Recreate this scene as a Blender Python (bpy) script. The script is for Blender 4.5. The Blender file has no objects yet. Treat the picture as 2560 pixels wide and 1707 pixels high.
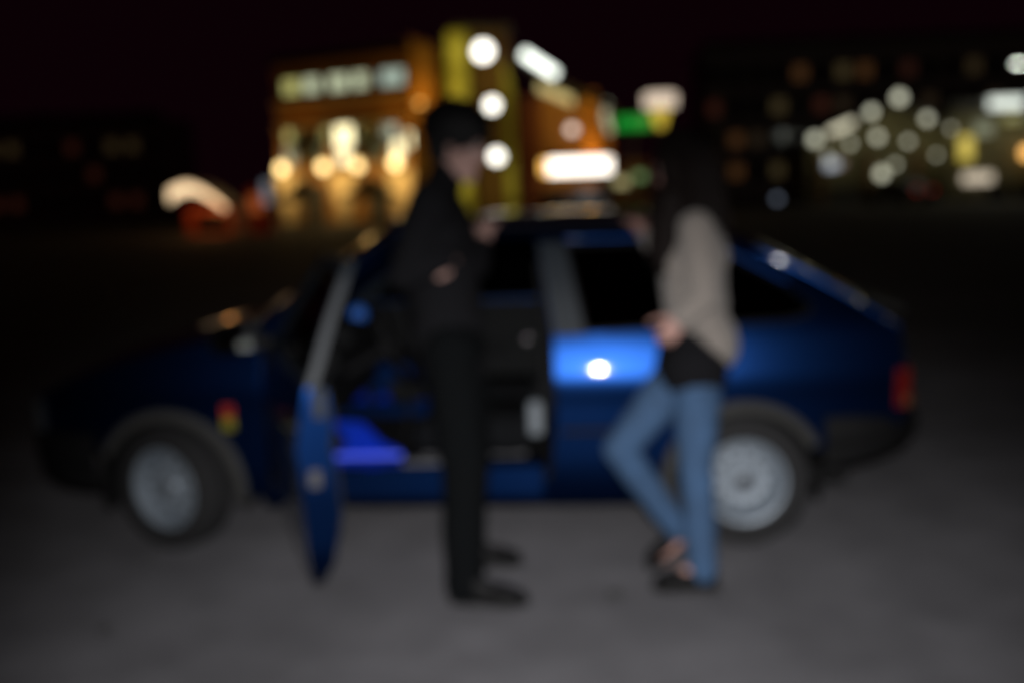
import bpy, bmesh, math, random
from mathutils import Vector, Matrix
from mathutils.geometry import delaunay_2d_cdt
random.seed(7)
SC = bpy.context.scene
COL = SC.collection
R = math.radians

# ------------------------------------------------------------------ camera
CAM = Vector((0.626, -5.125, 1.50))
YAW, PITCH, ROLL, FPX = -0.0745, -0.1396, -0.0337, 2662.0 / 2560
fwd = Vector((math.sin(YAW) * math.cos(PITCH), math.cos(YAW) * math.cos(PITCH), math.sin(PITCH)))
rgt = fwd.cross(Vector((0, 0, 1))).normalized()
upv = rgt.cross(fwd)
rgt, upv = rgt * math.cos(ROLL) + upv * math.sin(ROLL), -rgt * math.sin(ROLL) + upv * math.cos(ROLL)
cd = bpy.data.cameras.new('camera')
cam = bpy.data.objects.new('camera', cd)
COL.objects.link(cam)
M = Matrix((rgt, upv, -fwd)).transposed().to_4x4()
M.translation = CAM
cam.matrix_world = M
cd.sensor_width = 36.0
cd.lens = FPX * 36.0
cd.clip_start = 0.05
cd.clip_end = 2000
cd.dof.use_dof = True          # the photograph is out of focus: the lens is set to half a metre
cd.dof.focus_distance = 0.5
cd.dof.aperture_fstop = 3.6
SC.camera = cam

# ------------------------------------------------------------------ night sky
W = bpy.data.worlds.new('World')
SC.world = W
W.use_nodes = True
bg = W.node_tree.nodes['Background']
bg.inputs['Color'].default_value = (1.0, 0.13, 0.42, 1)
bg.inputs['Strength'].default_value = 0.0030

# ------------------------------------------------------------------ the photographer's flash, on top of the camera
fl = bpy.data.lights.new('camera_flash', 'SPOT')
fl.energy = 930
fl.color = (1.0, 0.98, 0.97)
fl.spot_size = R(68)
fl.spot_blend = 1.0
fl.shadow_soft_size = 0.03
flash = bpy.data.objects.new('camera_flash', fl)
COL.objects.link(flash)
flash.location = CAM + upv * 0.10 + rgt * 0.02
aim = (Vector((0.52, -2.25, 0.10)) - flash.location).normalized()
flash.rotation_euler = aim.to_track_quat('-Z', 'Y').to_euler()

SC.view_settings.view_transform = 'Standard'
SC.view_settings.look = 'None'
SC.view_settings.exposure = 0
SC.view_settings.gamma = 1
SC.cycles.use_denoising = True
SC.cycles.max_bounces = 6
SC.cycles.sample_clamp_indirect = 4

# ================================================================== helpers
MATS = {}


def mat(name, col, rough=0.6, metal=0.0, spec=0.5, coat=0.0, noise=0.0, scale=8.0, bump=0.0, bscale=60.0,
        emit=None, es=0.0, sheen=0.0):
    if name in MATS:
        return MATS[name]
    m = bpy.data.materials.new(name)
    m.use_nodes = True
    nt = m.node_tree
    b = nt.nodes['Principled BSDF']
    c = (*col, 1)
    b.inputs['Base Color'].default_value = c
    b.inputs['Roughness'].default_value = rough
    b.inputs['Metallic'].default_value = metal
    b.inputs['Specular IOR Level'].default_value = spec
    b.inputs['Coat Weight'].default_value = coat
    b.inputs['Coat Roughness'].default_value = 0.05
    b.inputs['Coat IOR'].default_value = 1.1
    b.inputs['Sheen Weight'].default_value = sheen
    if emit:
        b.inputs['Emission Color'].default_value = (*emit, 1)
        b.inputs['Emission Strength'].default_value = es
    if noise or bump:
        tc = nt.nodes.new('ShaderNodeTexCoord')
    if noise:
        n = nt.nodes.new('ShaderNodeTexNoise')
        n.inputs['Scale'].default_value = scale
        n.inputs['Detail'].default_value = 6
        nt.links.new(tc.outputs['Object'], n.inputs['Vector'])
        mx = nt.nodes.new('ShaderNodeMix')
        mx.data_type = 'RGBA'
        mx.inputs['A'].default_value = (*[v * (1 - noise) for v in col], 1)
        mx.inputs['B'].default_value = (*[min(1, v * (1 + noise)) for v in col], 1)
        nt.links.new(n.outputs['Fac'], mx.inputs['Factor'])
        nt.links.new(mx.outputs['Result'], b.inputs['Base Color'])
    if bump:
        n2 = nt.nodes.new('ShaderNodeTexNoise')
        n2.inputs['Scale'].default_value = bscale
        n2.inputs['Detail'].default_value = 4
        nt.links.new(tc.outputs['Object'], n2.inputs['Vector'])
        bp = nt.nodes.new('ShaderNodeBump')
        bp.inputs['Strength'].default_value = bump
        bp.inputs['Distance'].default_value = 0.01
        nt.links.new(n2.outputs['Fac'], bp.inputs['Height'])
        nt.links.new(bp.outputs['Normal'], b.inputs['Normal'])
    MATS[name] = m
    return m


def glow(name, col, s):
    """a lit lamp, neon tube, sign face or lit window"""
    return mat(name, (0.4, 0.4, 0.4), 0.4, emit=col, es=s)


def glass(name, tint, gl=0.04):
    if name in MATS:
        return MATS[name]
    m = bpy.data.materials.new(name)
    m.use_nodes = True
    nt = m.node_tree
    nt.nodes.clear()
    out = nt.nodes.new('ShaderNodeOutputMaterial')
    tr = nt.nodes.new('ShaderNodeBsdfTransparent')
    tr.inputs['Color'].default_value = (*tint, 1)
    go = nt.nodes.new('ShaderNodeBsdfGlossy')
    go.inputs['Roughness'].default_value = 0.02
    fr = nt.nodes.new('ShaderNodeFresnel')
    fr.inputs['IOR'].default_value = 1.5
    mx = nt.nodes.new('ShaderNodeMixShader')
    nt.links.new(fr.outputs['Fac'], mx.inputs[0])
    nt.links.new(tr.outputs[0], mx.inputs[1])
    nt.links.new(go.outputs[0], mx.inputs[2])
    nt.links.new(mx.outputs[0], out.inputs['Surface'])
    MATS[name] = m
    return m


def tag(o, label=None, cat=None, group=None, kind=None):
    if label:
        o['label'] = label
    if cat:
        o['category'] = cat
    if group:
        o['group'] = group
    if kind:
        o['kind'] = kind
    return o


def empty(name, loc=(0, 0, 0), rz=0.0):
    o = bpy.data.objects.new(name, None)
    o.empty_display_size = 0.1
    COL.objects.link(o)
    o.location = loc
    o.rotation_euler = (0, 0, rz)
    return o


def link(name, me, m, parent=None, smooth=None):
    me.materials.append(m)
    if smooth is not None:
        me.shade_smooth()
        me.set_sharp_from_angle(angle=R(smooth))
    o = bpy.data.objects.new(name, me)
    COL.objects.link(o)
    if parent:
        o.parent = parent
    return o


def from_vf(name, V, F, m, parent=None, smooth=None):
    me = bpy.data.meshes.new(name)
    me.from_pydata([tuple(v) for v in V], [], F)
    me.update()
    return link(name, me, m, parent, smooth)


class MB:
    """collects shapes, builds ONE mesh"""

    def __init__(s):
        s.V, s.F = [], []

    def add(s, V, F):
        k = len(s.V)
        s.V += [Vector(v) for v in V]
        s.F += [tuple(i + k for i in f) for f in F]
        return s

    def box(s, c, d, rz=0.0, bev=0.0):
        x, y, z = (q / 2 for q in d)
        if bev <= 0:
            V = [Vector((sx * x, sy * y, sz * z)) for sz in (-1, 1) for sx, sy in ((-1, -1), (1, -1), (1, 1), (-1, 1))]
            F = [(3, 2, 1, 0), (4, 5, 6, 7), (0, 1, 5, 4), (1, 2, 6, 5), (2, 3, 7, 6), (3, 0, 4, 7)]
        else:
            b = min(bev, x * .9, y * .9, z * .9)
            V, F = [], []
            prof = [(-z, b), (-z + b, 0), (z - b, 0), (z, b)]
            for zz, ins in prof:
                xx, yy = x - ins, y - ins
                bb = b * .6
                for px, py in ((xx - bb, -yy), (xx, -yy + bb), (xx, yy - bb), (xx - bb, yy), (-xx + bb, yy), (-xx, yy - bb),
                               (-xx, -yy + bb), (-xx + bb, -yy)):
                    V.append(Vector((px, py, zz)))
            for k in range(3):
                for i in range(8):
                    j = (i + 1) % 8
                    F.append((k * 8 + i, k * 8 + j, k * 8 + 8 + j, k * 8 + 8 + i))
            F.append(tuple(reversed(range(8))))
            F.append(tuple(range(24, 32)))
        Rz = Matrix.Rotation(rz, 3, 'Z')
        return s.add([Rz @ v + Vector(c) for v in V], F)

    def tube(s, pts, rad, n=10, closed=False):
        pts = [Vector(p) for p in pts]
        m = len(pts)
        rr = rad if isinstance(rad, (list, tuple)) else [rad] * m
        V, F = [], []
        u = None
        for i in range(m):
            if closed:
                d = pts[(i + 1) % m] - pts[i - 1]
            else:
                d = pts[min(i + 1, m - 1)] - pts[max(i - 1, 0)]
            d.normalize()
            if u is None:
                u = d.cross(Vector((0, 0, 1)))
                if u.length < 1e-3:
                    u = d.cross(Vector((1, 0, 0)))
            u = (u - d * u.dot(d)).normalized()
            w = d.cross(u)
            for j in range(n):
                a = 2 * math.pi * j / n
                V.append(pts[i] + (u * math.cos(a) + w * math.sin(a)) * rr[i])
        for i in range(m if closed else m - 1):
            for j in range(n):
                a, b = i * n, ((i + 1) % m) * n
                F.append((a + j, a + (j + 1) % n, b + (j + 1) % n, b + j))
        if not closed:
            F.append(tuple(reversed(range(n))))
            F.append(tuple((m - 1) * n + j for j in range(n)))
        return s.add(V, F)

    def lathe(s, prof, n=32, M=None, closed=False):
        """prof: (r, h) pairs round local Z"""
        V, F = [], []
        for r, h in prof:
            for j in range(n):
                a = 2 * math.pi * j / n
                v = Vector((r * math.cos(a), r * math.sin(a), h))
                V.append(M @ v if M else v)
        k = len(prof)
        for i in range(k if closed else k - 1):
            for j in range(n):
                a, b = i * n, ((i + 1) % k) * n
                F.append((a + j, a + (j + 1) % n, b + (j + 1) % n, b + j))
        if not closed:
            if prof[0][0] > 1e-5:
                F.append(tuple(reversed(range(n))))
            if prof[-1][0] > 1e-5:
                F.append(tuple((k - 1) * n + j for j in range(n)))
        return s.add(V, F)

    def grid(s, rows, flip=False):
        m, n = len(rows), len(rows[0])
        V = [p for r in rows for p in r]
        F = []
        for i in range(m - 1):
            for j in range(n - 1):
                f = (i * n + j, i * n + j + 1, (i + 1) * n + j + 1, (i + 1) * n + j)
                F.append(tuple(reversed(f)) if flip else f)
        return s.add(V, F)

    def slab(s, rows, off):
        """a grid given a thickness along vector `off` with closed rim"""
        m, n = len(rows), len(rows[0])
        top = [Vector(p) for r in rows for p in r]
        bot = [p + Vector(off) for p in top]
        N = m * n
        F = []
        for i in range(m - 1):
            for j in range(n - 1):
                f = (i * n + j, i * n + j + 1, (i + 1) * n + j + 1, (i + 1) * n + j)
                F.append(f)
                F.append(tuple(N + q for q in reversed(f)))
        rim = [j for j in range(n)] + [i * n + n - 1 for i in range(1, m)] + [(m - 1) * n + j for j in range(n - 2, -1, -1)] + [i * n for i in range(m - 2, 0, -1)]
        for a, b in zip(rim, rim[1:] + rim[:1]):
            F.append((b, a, N + a, N + b))
        return s.add(top + bot, F)

    def prism(s, poly, h0, h1, f):
        """poly: 2-D outline; f(a, b, h) -> point; extruded from h0 to h1"""
        n = len(poly)
        V = [f(a, b, h0) for a, b in poly] + [f(a, b, h1) for a, b in poly]
        F = [tuple(range(n)), tuple(reversed(range(n, 2 * n)))]
        for i in range(n):
            j = (i + 1) % n
            F.append((j, i, n + i, n + j))
        return s.add(V, F)

    def build(s, name, m, parent=None, smooth=None, fix=True):
        me = bpy.data.meshes.new(name)
        me.from_pydata([tuple(v) for v in s.V], [], s.F)
        if fix:
            bm = bmesh.new()
            bm.from_mesh(me)
            bmesh.ops.remove_doubles(bm, verts=bm.verts, dist=1e-5)
            bmesh.ops.recalc_face_normals(bm, faces=bm.faces)
            bm.to_mesh(me)
            bm.free()
        me.update()
        return link(name, me, m, parent, smooth)


def copy_tree(o, parent=None):
    c = o.copy()
    COL.objects.link(c)
    if parent:
        c.parent = parent
    for ch in list(o.children):
        copy_tree(ch, c)
    return c


def interp(x, T):
    if x <= T[0][0]:
        return T[0][1]
    for (a, b), (c, d) in zip(T, T[1:]):
        if x <= c:
            return b + (d - b) * (x - a) / (c - a)
    return T[-1][1]


def inside(p, poly):
    x, y = p
    r = False
    n = len(poly)
    for i in range(n):
        x1, y1 = poly[i]
        x2, y2 = poly[i - 1]
        if (y1 > y) != (y2 > y) and x < (x2 - x1) * (y - y1) / (y2 - y1) + x1:
            r = not r
    return r


def subdiv(poly, sp):
    out = []
    n = len(poly)
    for i in range(n):
        a, b = Vector(poly[i]), Vector(poly[(i + 1) % n])
        k = max(1, int((b - a).length / sp))
        for j in range(k):
            out.append(tuple(a + (b - a) * j / k))
    return out


def seg_dist(p, poly):
    best = 9
    p = Vector(p)
    for i in range(len(poly)):
        a, b = Vector(poly[i - 1]), Vector(poly[i])
        d = b - a
        t = max(0, min(1, (p - a).dot(d) / max(d.length_squared, 1e-12)))
        best = min(best, (a + d * t - p).length)
    return best


def panel(name, outline, holes, S, thick, m, parent, side=-1, sp=0.05, off=0.0, smooth=28):
    """sheet-metal panel: 2-D outline (x, z) with holes laid on y = S(x, z), with a real thickness"""
    loops = [subdiv(l, sp) for l in [outline] + holes]
    V, E = [], []
    for l in loops:
        k = len(V)
        V += l
        E += [(k + i, k + (i + 1) % len(l)) for i in range(len(l))]
    xs = [p[0] for p in outline]
    zs = [p[1] for p in outline]
    ix0, ix1 = int(math.floor(min(xs) / sp)), int(math.ceil(max(xs) / sp))
    iz0, iz1 = int(math.floor(min(zs) / sp)), int(math.ceil(max(zs) / sp))
    for i in range(ix0, ix1 + 1):
        for j in range(iz0, iz1 + 1):
            p = (i * sp, j * sp)
            if inside(p, loops[0]) and not any(inside(p, h) for h in loops[1:]) and min(seg_dist(p, l) for l in ([outline] + holes)) > sp * .35:
                V.append(p)
    r = delaunay_2d_cdt([Vector(v) for v in V], E, [], 0, 1e-5)
    v2, f2 = r[0], r[2]
    F = []
    for f in f2:
        c = (sum(v2[i].x for i in f) / 3, sum(v2[i].y for i in f) / 3)
        if inside(c, loops[0]) and not any(inside(c, h) for h in loops[1:]):
            F.append(tuple(f))
    tf = thick if callable(thick) else (lambda x, z: thick)
    P = [Vector((v.x, side * (S(v.x, v.y) + off), v.y)) for v in v2]
    Q = [Vector((v.x, side * (S(v.x, v.y) + off - tf(v.x, v.y)), v.y)) for v in v2]
    N = len(P)
    cnt = {}
    for f in F:
        for a, b in zip(f, f[1:] + f[:1]):
            cnt[(a, b)] = 1
    G = list(F) + [tuple(N + i for i in reversed(f)) for f in F]
    for (a, b) in list(cnt):
        if (b, a) not in cnt:
            G.append((b, a, N + a, N + b))
    mb = MB()
    mb.V = P + Q
    mb.F = G
    me = bpy.data.meshes.new(name)
    me.from_pydata([tuple(v) for v in mb.V], [], mb.F)
    bm = bmesh.new()
    bm.from_mesh(me)
    loose = [v for v in bm.verts if not v.link_faces]
    bmesh.ops.delete(bm, geom=loose, context='VERTS')
    bmesh.ops.recalc_face_normals(bm, faces=bm.faces)
    bm.to_mesh(me)
    bm.free()
    return link(name, me, m, parent, smooth)


# ================================================================== materials
def asphalt():
    m = bpy.data.materials.new('asphalt')
    m.use_nodes = True
    nt = m.node_tree
    b = nt.nodes['Principled BSDF']
    b.inputs['Roughness'].default_value = 0.88
    b.inputs['Diffuse Roughness'].default_value = 1.0
    b.inputs['Specular IOR Level'].default_value = 0.25
    tc = nt.nodes.new('ShaderNodeTexCoord')

    def noise(sc, det=5):
        n = nt.nodes.new('ShaderNodeTexNoise')
        n.inputs['Scale'].default_value = sc
        n.inputs['Detail'].default_value = det
        nt.links.new(tc.outputs['Object'], n.inputs['Vector'])
        return n
    big, mid, fine = noise(0.55, 4), noise(3.5, 6), noise(160, 3)
    r1 = nt.nodes.new('ShaderNodeValToRGB')
    r1.color_ramp.elements[0].position = .3
    r1.color_ramp.elements[0].color = (.033, .0325, .0355, 1)
    r1.color_ramp.elements[1].position = .7
    r1.color_ramp.elements[1].color = (.061, .060, .0655, 1)
    nt.links.new(big.outputs['Fac'], r1.inputs['Fac'])
    mx = nt.nodes.new('ShaderNodeMix')
    mx.data_type = 'RGBA'
    mx.blend_type = 'OVERLAY'
    mx.inputs['Factor'].default_value = .40
    nt.links.new(r1.outputs['Color'], mx.inputs['A'])
    nt.links.new(mid.outputs['Fac'], mx.inputs['B'])
    mx2 = nt.nodes.new('ShaderNodeMix')
    mx2.data_type = 'RGBA'
    mx2.blend_type = 'OVERLAY'
    mx2.inputs['Factor'].default_value = .8
    nt.links.new(mx.outputs['Result'], mx2.inputs['A'])
    nt.links.new(fine.outputs['Fac'], mx2.inputs['B'])
    nt.links.new(mx2.outputs['Result'], b.inputs['Base Color'])
    bp = nt.nodes.new('ShaderNodeBump')
    bp.inputs['Strength'].default_value = .6
    bp.inputs['Distance'].default_value = .006
    nt.links.new(fine.outputs['Fac'], bp.inputs['Height'])
    nt.links.new(bp.outputs['Normal'], b.inputs['Normal'])
    MATS['asphalt'] = m
    return m


ASPH = asphalt()
PAINT = mat('blue_metallic_paint', (0.003, 0.021, 0.095), 0.35, metal=0.96, coat=1.0)
BLACKPL = mat('black_plastic', (0.005, 0.005, 0.0055), 0.6, spec=.15, bump=.1, bscale=300)
GREYPL = mat('dusty_grey_plastic', (0.026, 0.026, 0.025), 0.8, noise=.25, scale=14)
RUBBER = mat('tyre_rubber', (0.014, 0.014, 0.015), 0.8, spec=.25, noise=.2, scale=20)
STEEL = mat('silver_wheel_paint', (0.20, 0.235, 0.275), 0.5, metal=0.3, noise=.1, scale=12)
DARKMETAL = mat('dark_metal', (0.06, 0.06, 0.065), 0.5, metal=.6)
FRAMEPAINT = mat('worn_black_frame_paint', (0.012, 0.017, 0.023), 0.5, spec=.3, noise=.12, scale=10)
LINER = mat('dark_liner', (0.010, 0.010, 0.0105), 0.9, spec=.1)
CLOTHSEAT = mat('seat_cloth', (0.006, 0.0065, 0.0075), 0.95, spec=.08, noise=.3, scale=60)
DASH = mat('dashboard_vinyl', (0.0065, 0.007, 0.0075), 0.8, spec=.15, bump=.15, bscale=200)
CHROME = mat('chrome', (0.6, 0.6, 0.62), 0.15, metal=1)
SIDEGLASS = glass('tinted_glass', (0.03, 0.028, 0.032))
WINDGLASS = glass('clear_glass', (0.75, 0.8, 0.78))
TAILRED = mat('red_lens', (0.11, 0.004, 0.003), 0.3, coat=.3)
TAILAMB = mat('amber_lens', (0.12, 0.05, 0.02), 0.4, coat=.2)
HEADLENS = mat('headlamp_lens', (0.06, 0.065, 0.07), 0.2, metal=.3, coat=1)
SKIN = mat('skin', (0.33, 0.185, 0.155), 0.6, noise=.08, scale=25)

# ================================================================== ground
gr = MB().grid([[(x, y, 0) for x in (-300, -60, -8, 8, 60, 300)] for y in (-60, -8, 6, 40, 110, 400)])
g = gr.build('ground', ASPH)
tag(g, 'dark asphalt of the parking lot', 'ground', kind='structure')

# ================================================================== the car
car = empty('blue_hatchback', (0, 0, 0))
tag(car, 'dark blue three-door hatchback with its driver door swung open', 'car')

SEC = [(.18, .742), (.24, .768), (.34, .789), (.50, .797), (.60, .8015), (.66, .804), (.684, .807), (.70, .8135), (.72, .8108), (.76, .8038), (.80, .7963), (.85, .786), (.89, .7765),
       (.905, .774), (.93, .764), (1.10, .700), (1.25, .634), (1.30, .607), (1.335, .575), (1.35, .545)]


def S(x, z):
    """half width of the body side at length x and height z"""
    y = interp(z, SEC) - 0.02 * ((x - .95) / 1.6) ** 2
    if x < -1.0:
        y *= 1 - .11 * ((-1.0 - x) / .85) ** 2
    if x > 1.1:
        y *= 1 - .09 * ((x - 1.1) / .85) ** 2
    if z > .92:
        t = (z - .92) / .43
        if x > .5:
            y *= 1 - t * .05 * ((x - .5) / .7) ** 2
        if x < -.1:
            y *= 1 - t * .03 * ((-.1 - x) / .6)
    return y


def arc(cx, cz, r, a0, a1, n=14):
    return [(cx + r * math.cos(R(a0 + (a1 - a0) * i / n)), cz + r * math.sin(R(a0 + (a1 - a0) * i / n))) for i in range(n + 1)]


FA, RA, TR = -1.21, 1.25, 0.275       # axles and tyre radius
DOOR = [(-.755, .235), (.33, .235), (.40, .26), (.45, .34), (.475, .60), (.47, .89), (.405, 1.265), (.385, 1.298), (-.13, 1.298),
        (-.19, 1.283), (-.70, .925), (-.755, .88)]
cxd, czd = -.13, .75
HOLE = [(p[0] + .005 * (1 if p[0] > cxd else -1), p[1] + .005 * (1 if p[1] > czd else -1)) for p in DOOR]
DWIN = [(-.60, .925), (-.165, 1.245), (-.13, 1.255), (.35, 1.258), (.415, .925)]
QWIN = [(.605, .915), (1.43, .945), (1.515, .965), (1.53, 1.0), (1.44, 1.075), (1.24, 1.185), (1.08, 1.252), (.98, 1.268), (.53, 1.272)]
SIDE = [(-.80, .185), (.95, .185)] + arc(RA, .28, .305, 196, 25) + [(1.62, .42), (1.80, .46), (1.905, .52), (1.912, .60), (1.905, .78), (1.89, .895),
        (1.75, .985), (1.50, 1.13), (1.28, 1.25), (1.14, 1.315), (1.02, 1.348), (-.10, 1.35), (-.215, 1.338), (-.52, 1.14), (-.83, .945), (-.80, .90)]
FENDER = [(-.768, .24), (-.768, .90), (-.81, .923), (-.95, .916), (-1.05, .903), (-1.25, .863), (-1.5, .799), (-1.72, .732), (-1.80, .695), (-1.84, .66), (-1.845, .50),
          (-1.60, .47)] + arc(FA, .28, .305, 150, -6) + [(-.88, .24)]

for side in (-1, 1):
    sp_ = panel('body_side', SIDE, [HOLE, QWIN], S, .02, PAINT, car, side, .05)
    fd = panel('front_fender', FENDER, [], S, .012, PAINT, car, side, .05, off=.004)
    # quarter window with its rubber seal and the black B pillar cover
    qi = [((p[0] - 1.0) * .985 + 1.0, (p[1] - 1.09) * .96 + 1.09) for p in QWIN]
    panel('rear_side_window', QWIN, [], S, .004, SIDEGLASS, car, side, .08, off=-.008)
    panel('window_seal', [((p[0] - 1.0) * 1.015 + 1.0, (p[1] - 1.09) * 1.04 + 1.09) for p in QWIN], [qi], S, .012, BLACKPL, car, side, .08, off=.005)
    MB().tube([(x_, side * (S(x_, z_) + .004), z_ + .022) for x_, z_ in QWIN[4:]], .008, 8).build('highlight_moulding', PAINT, car, 60)  # slim painted bead added to catch a highlight above the quarter window
    panel('pillar_cover', [(.478, .905), (.60, .905), (.522, 1.285), (.412, 1.285)], [], S, .004, FRAMEPAINT, car, side, .05, off=.0065)
    # arch lips
    for ax in (FA, RA):
        ring = arc(ax, .28, .345, 195 if ax > 0 else 152, -12 if ax < 0 else 28, 22)
        rin = arc(ax, .28, .298, 195 if ax > 0 else 152, -12 if ax < 0 else 28, 22)
        rows = []
        for (ox, oz), (ix, iz) in zip(ring, rin):
            y0, y1 = S(ox, oz), S(ix, iz)
            rows.append([(ox, side * (y0 + .004), oz), (ox * .6 + ix * .4, side * (max(y0, y1) + .020), oz * .6 + iz * .4), (ix, side * (y1 + .018), iz), (ix, side * (y1 - .09), iz)])
        MB().slab(rows, (0, -side * .006, 0)).build('wheel_arch_lip', GREYPL, car, 40)
        rows = []
        for k in range(20):
            a = R(-20 + 220 * k / 19)
            rows.append([(ax + .335 * math.cos(a), side * yy, .28 + .335 * math.sin(a)) for yy in (.70, .42)])
        MB().slab(rows, (0, 0, .004)).build('wheel_well', LINER, car, 40)
    # black sill strip and rub strip along the doors
    MB().tube([(x, side * (S(x, .51) + .006), .51) for x in ([.50, .7, .88])], .012, 8).build('rub_strip', BLACKPL, car, 60)
    # the sill step inside the door opening
    MB().box((-.16, side * .69, .29), (1.16, .15, .15), bev=.012).build('sill_step', PAINT, car)
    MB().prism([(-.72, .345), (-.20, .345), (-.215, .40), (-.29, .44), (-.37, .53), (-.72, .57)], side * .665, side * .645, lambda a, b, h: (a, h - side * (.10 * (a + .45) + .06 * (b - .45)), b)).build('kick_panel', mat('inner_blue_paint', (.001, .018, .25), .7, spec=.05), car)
    # rear light: red with an amber corner
    rows = []
    for z in (.575, .60, .66, .72, .735):
        rows.append([(1.895, side * (S(1.895, z) + .008), z), (1.925, side * (S(1.92, z) + .004), z), (1.96, side * .60, z), (1.972, side * .42, z)])
    tl = MB().slab(rows, (-.03, 0, 0)).build('tail_light', TAILRED, car, 40)
    rows = [[(1.915, side * (S(1.92, z) + .012), z), (1.95, side * (S(1.92, z) - .02), z), (1.968, side * .58, z)] for z in (.578, .60, .625)]
    MB().slab(rows, (-.012, 0, 0)).build('indicator_lens', TAILAMB, tl, 40)
    # headlight
    rows = [[(-1.865 - .02 * math.sin(math.pi * q), side * yy, z) for q, yy in ((0, .70), (.35, .62), (.7, .50), (1, .38))] for z in (.53, .58, .63, .665)]
    hl = MB().slab(rows, (.05, 0, 0)).build('headlight', HEADLENS, car, 40)

# fender stickers just behind the front wheel
for nm, z, c in (('red_sticker', .617, (.30, .02, .012)), ('yellow_sticker', .563, (.20, .18, .012))):
    rows = [[(x, -(S(x, zz) + .0065), zz) for x in (-.945, -.920, -.895)] for zz in (z - .026, z, z + .026)]
    MB().slab(rows, (0, .0015, 0)).build(nm, mat(nm, c, .4), car)

NV = 15
VS = [-1 + 2 * i / (NV - 1) for i in range(NV)]
# roof
rows = []
for i in range(13):
    t = i / 12
    row = []
    for v in VS:
        xf, xr = -.215 - .07 * (1 - v * v), 1.02 + .06 * (1 - v * v)
        x = xf + (xr - xf) * t
        xe = -.215 + 1.235 * t
        e = S(xe, 1.35)
        crown = .047 + .010 * math.sin(math.pi * min(1, t * 1.1))
        row.append((x, v * e, 1.35 + crown * (1 - abs(v) ** 2.8)))
    rows.append(row)
rf = MB().slab(rows, (0, 0, -.022)).build('roof', PAINT, car, 30)
MB().slab([[(x, y * .97, z - .03) for x, y, z in r] for r in rows[1:-1]], (0, 0, -.008)).build('headliner', LINER, rf, 40)
for v in (-1, 1):
    MB().tube([(-.2 + 1.2 * i / 8, v * (S(-.2 + 1.2 * i / 8, 1.345) - .006), 1.353) for i in range(9)], .007, 6).build('rain_gutter', BLACKPL, rf, 60)


def surf(v, t, A, B):
    """between a bottom (A) and a top (B) edge: each (edge x, edge y, edge z, centre dx, centre dz)"""
    q = 1 - v * v
    a = Vector((A[0] + A[3] * q, v * A[1], A[2] + A[4] * q))
    b = Vector((B[0] + B[3] * q, v * B[1], B[2] + B[4] * q))
    return a.lerp(b, t)


# windscreen with black surround
A, B = (-.825, .735, .943, -.13, .015), (-.222, S(-.215, 1.338) - .012, 1.338, -.07, .042)
MB().slab([[surf(v * .965, t, A, B) for v in VS] for t in (.035, .25, .5, .75, .965)], (.004, 0, -.003)).build('windscreen', WINDGLASS, car, 40)
fr = MB()
fr.slab([[surf(v, t, A, B) + Vector((-.003, 0, .004)) for v in VS] for t in (0, .05)], (.012, 0, -.01))
fr.slab([[surf(v, t, A, B) + Vector((-.003, 0, .004)) for v in VS] for t in (.955, 1)], (.012, 0, -.01))
for s in (-1, 1):
    fr.slab([[surf(s * v, t, A, B) + Vector((-.003, 0, .004)) for v in (.95, 1)] for t in (.05, .3, .6, .955)], (.012, 0, -.01))
fr.build('windscreen_seal', BLACKPL, car, 40)
for s in (-.45, .1):
    MB().tube([(-.93, s, .975), (-.82, s + .3, 1.05), (-.78, s + .55, 1.06)], .006, 6).build('wiper', BLACKPL, car, 60)

# bonnet and scuttle
rows = []
for i in range(13):
    t = i / 12
    row = []
    for v in VS:
        x0, x1 = -1.825 - .05 * (1 - v * v), -.835 - .11 * (1 - v * v)
        x = x0 + (x1 - x0) * t
        xe = -1.825 + .99 * t
        ze = interp(xe, [(-1.84, .675), (-1.80, .698), (-1.72, .735), (-1.5, .802), (-1.25, .866), (-1.05, .906), (-.95, .919), (-.81, .926)])
        e = S(xe, ze) - .006
        row.append((x, v * e, ze + .024 * (1 - abs(v) ** 2.8)))
    rows.append(row)
MB().slab(rows, (0, 0, -.02)).build('bonnet', PAINT, car, 30)
MB().slab([[(-.955 + .11 * v * v + d, v * .73, .935 + .02 * (1 - v * v)) for v in VS] for d in (-.02, .06, .14)], (0, 0, -.015)).build('scuttle_panel', BLACKPL, car, 40)

# nose: grille between the headlights, valance
MB().slab([[(-1.875 - .02 * (1 - v * v), v * .36, z) for v in VS] for z in (.53, .60, .665)], (.03, 0, 0)).build('grille_back', LINER, car, 40)
for k in range(5):
    MB().box((-1.898, 0, .545 + k * .026), (.012, .70, .011)).build('grille_bar', BLACKPL, car)
MB().slab([[(-1.83 - .05 * (1 - v * v), v * .69, z) for v in VS] for z in (.665, .70)], (.02, 0, 0)).build('nose_panel', PAINT, car, 40)

# tailgate: painted frame, glass, spoiler lip, lower panel
A, B = (1.892, S(1.89, .9) - .004, .90, .05, .02), (1.03, S(1.02, 1.348) - .004, 1.35, .06, .044)


def hatch(v, t):
    p = surf(v, t, A, B)
    p.z += .026 * math.sin(math.pi * t)
    p.x += .02 * math.sin(math.pi * t)
    p.y *= 1 + .022 * math.sin(math.pi * t)
    return p


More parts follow.
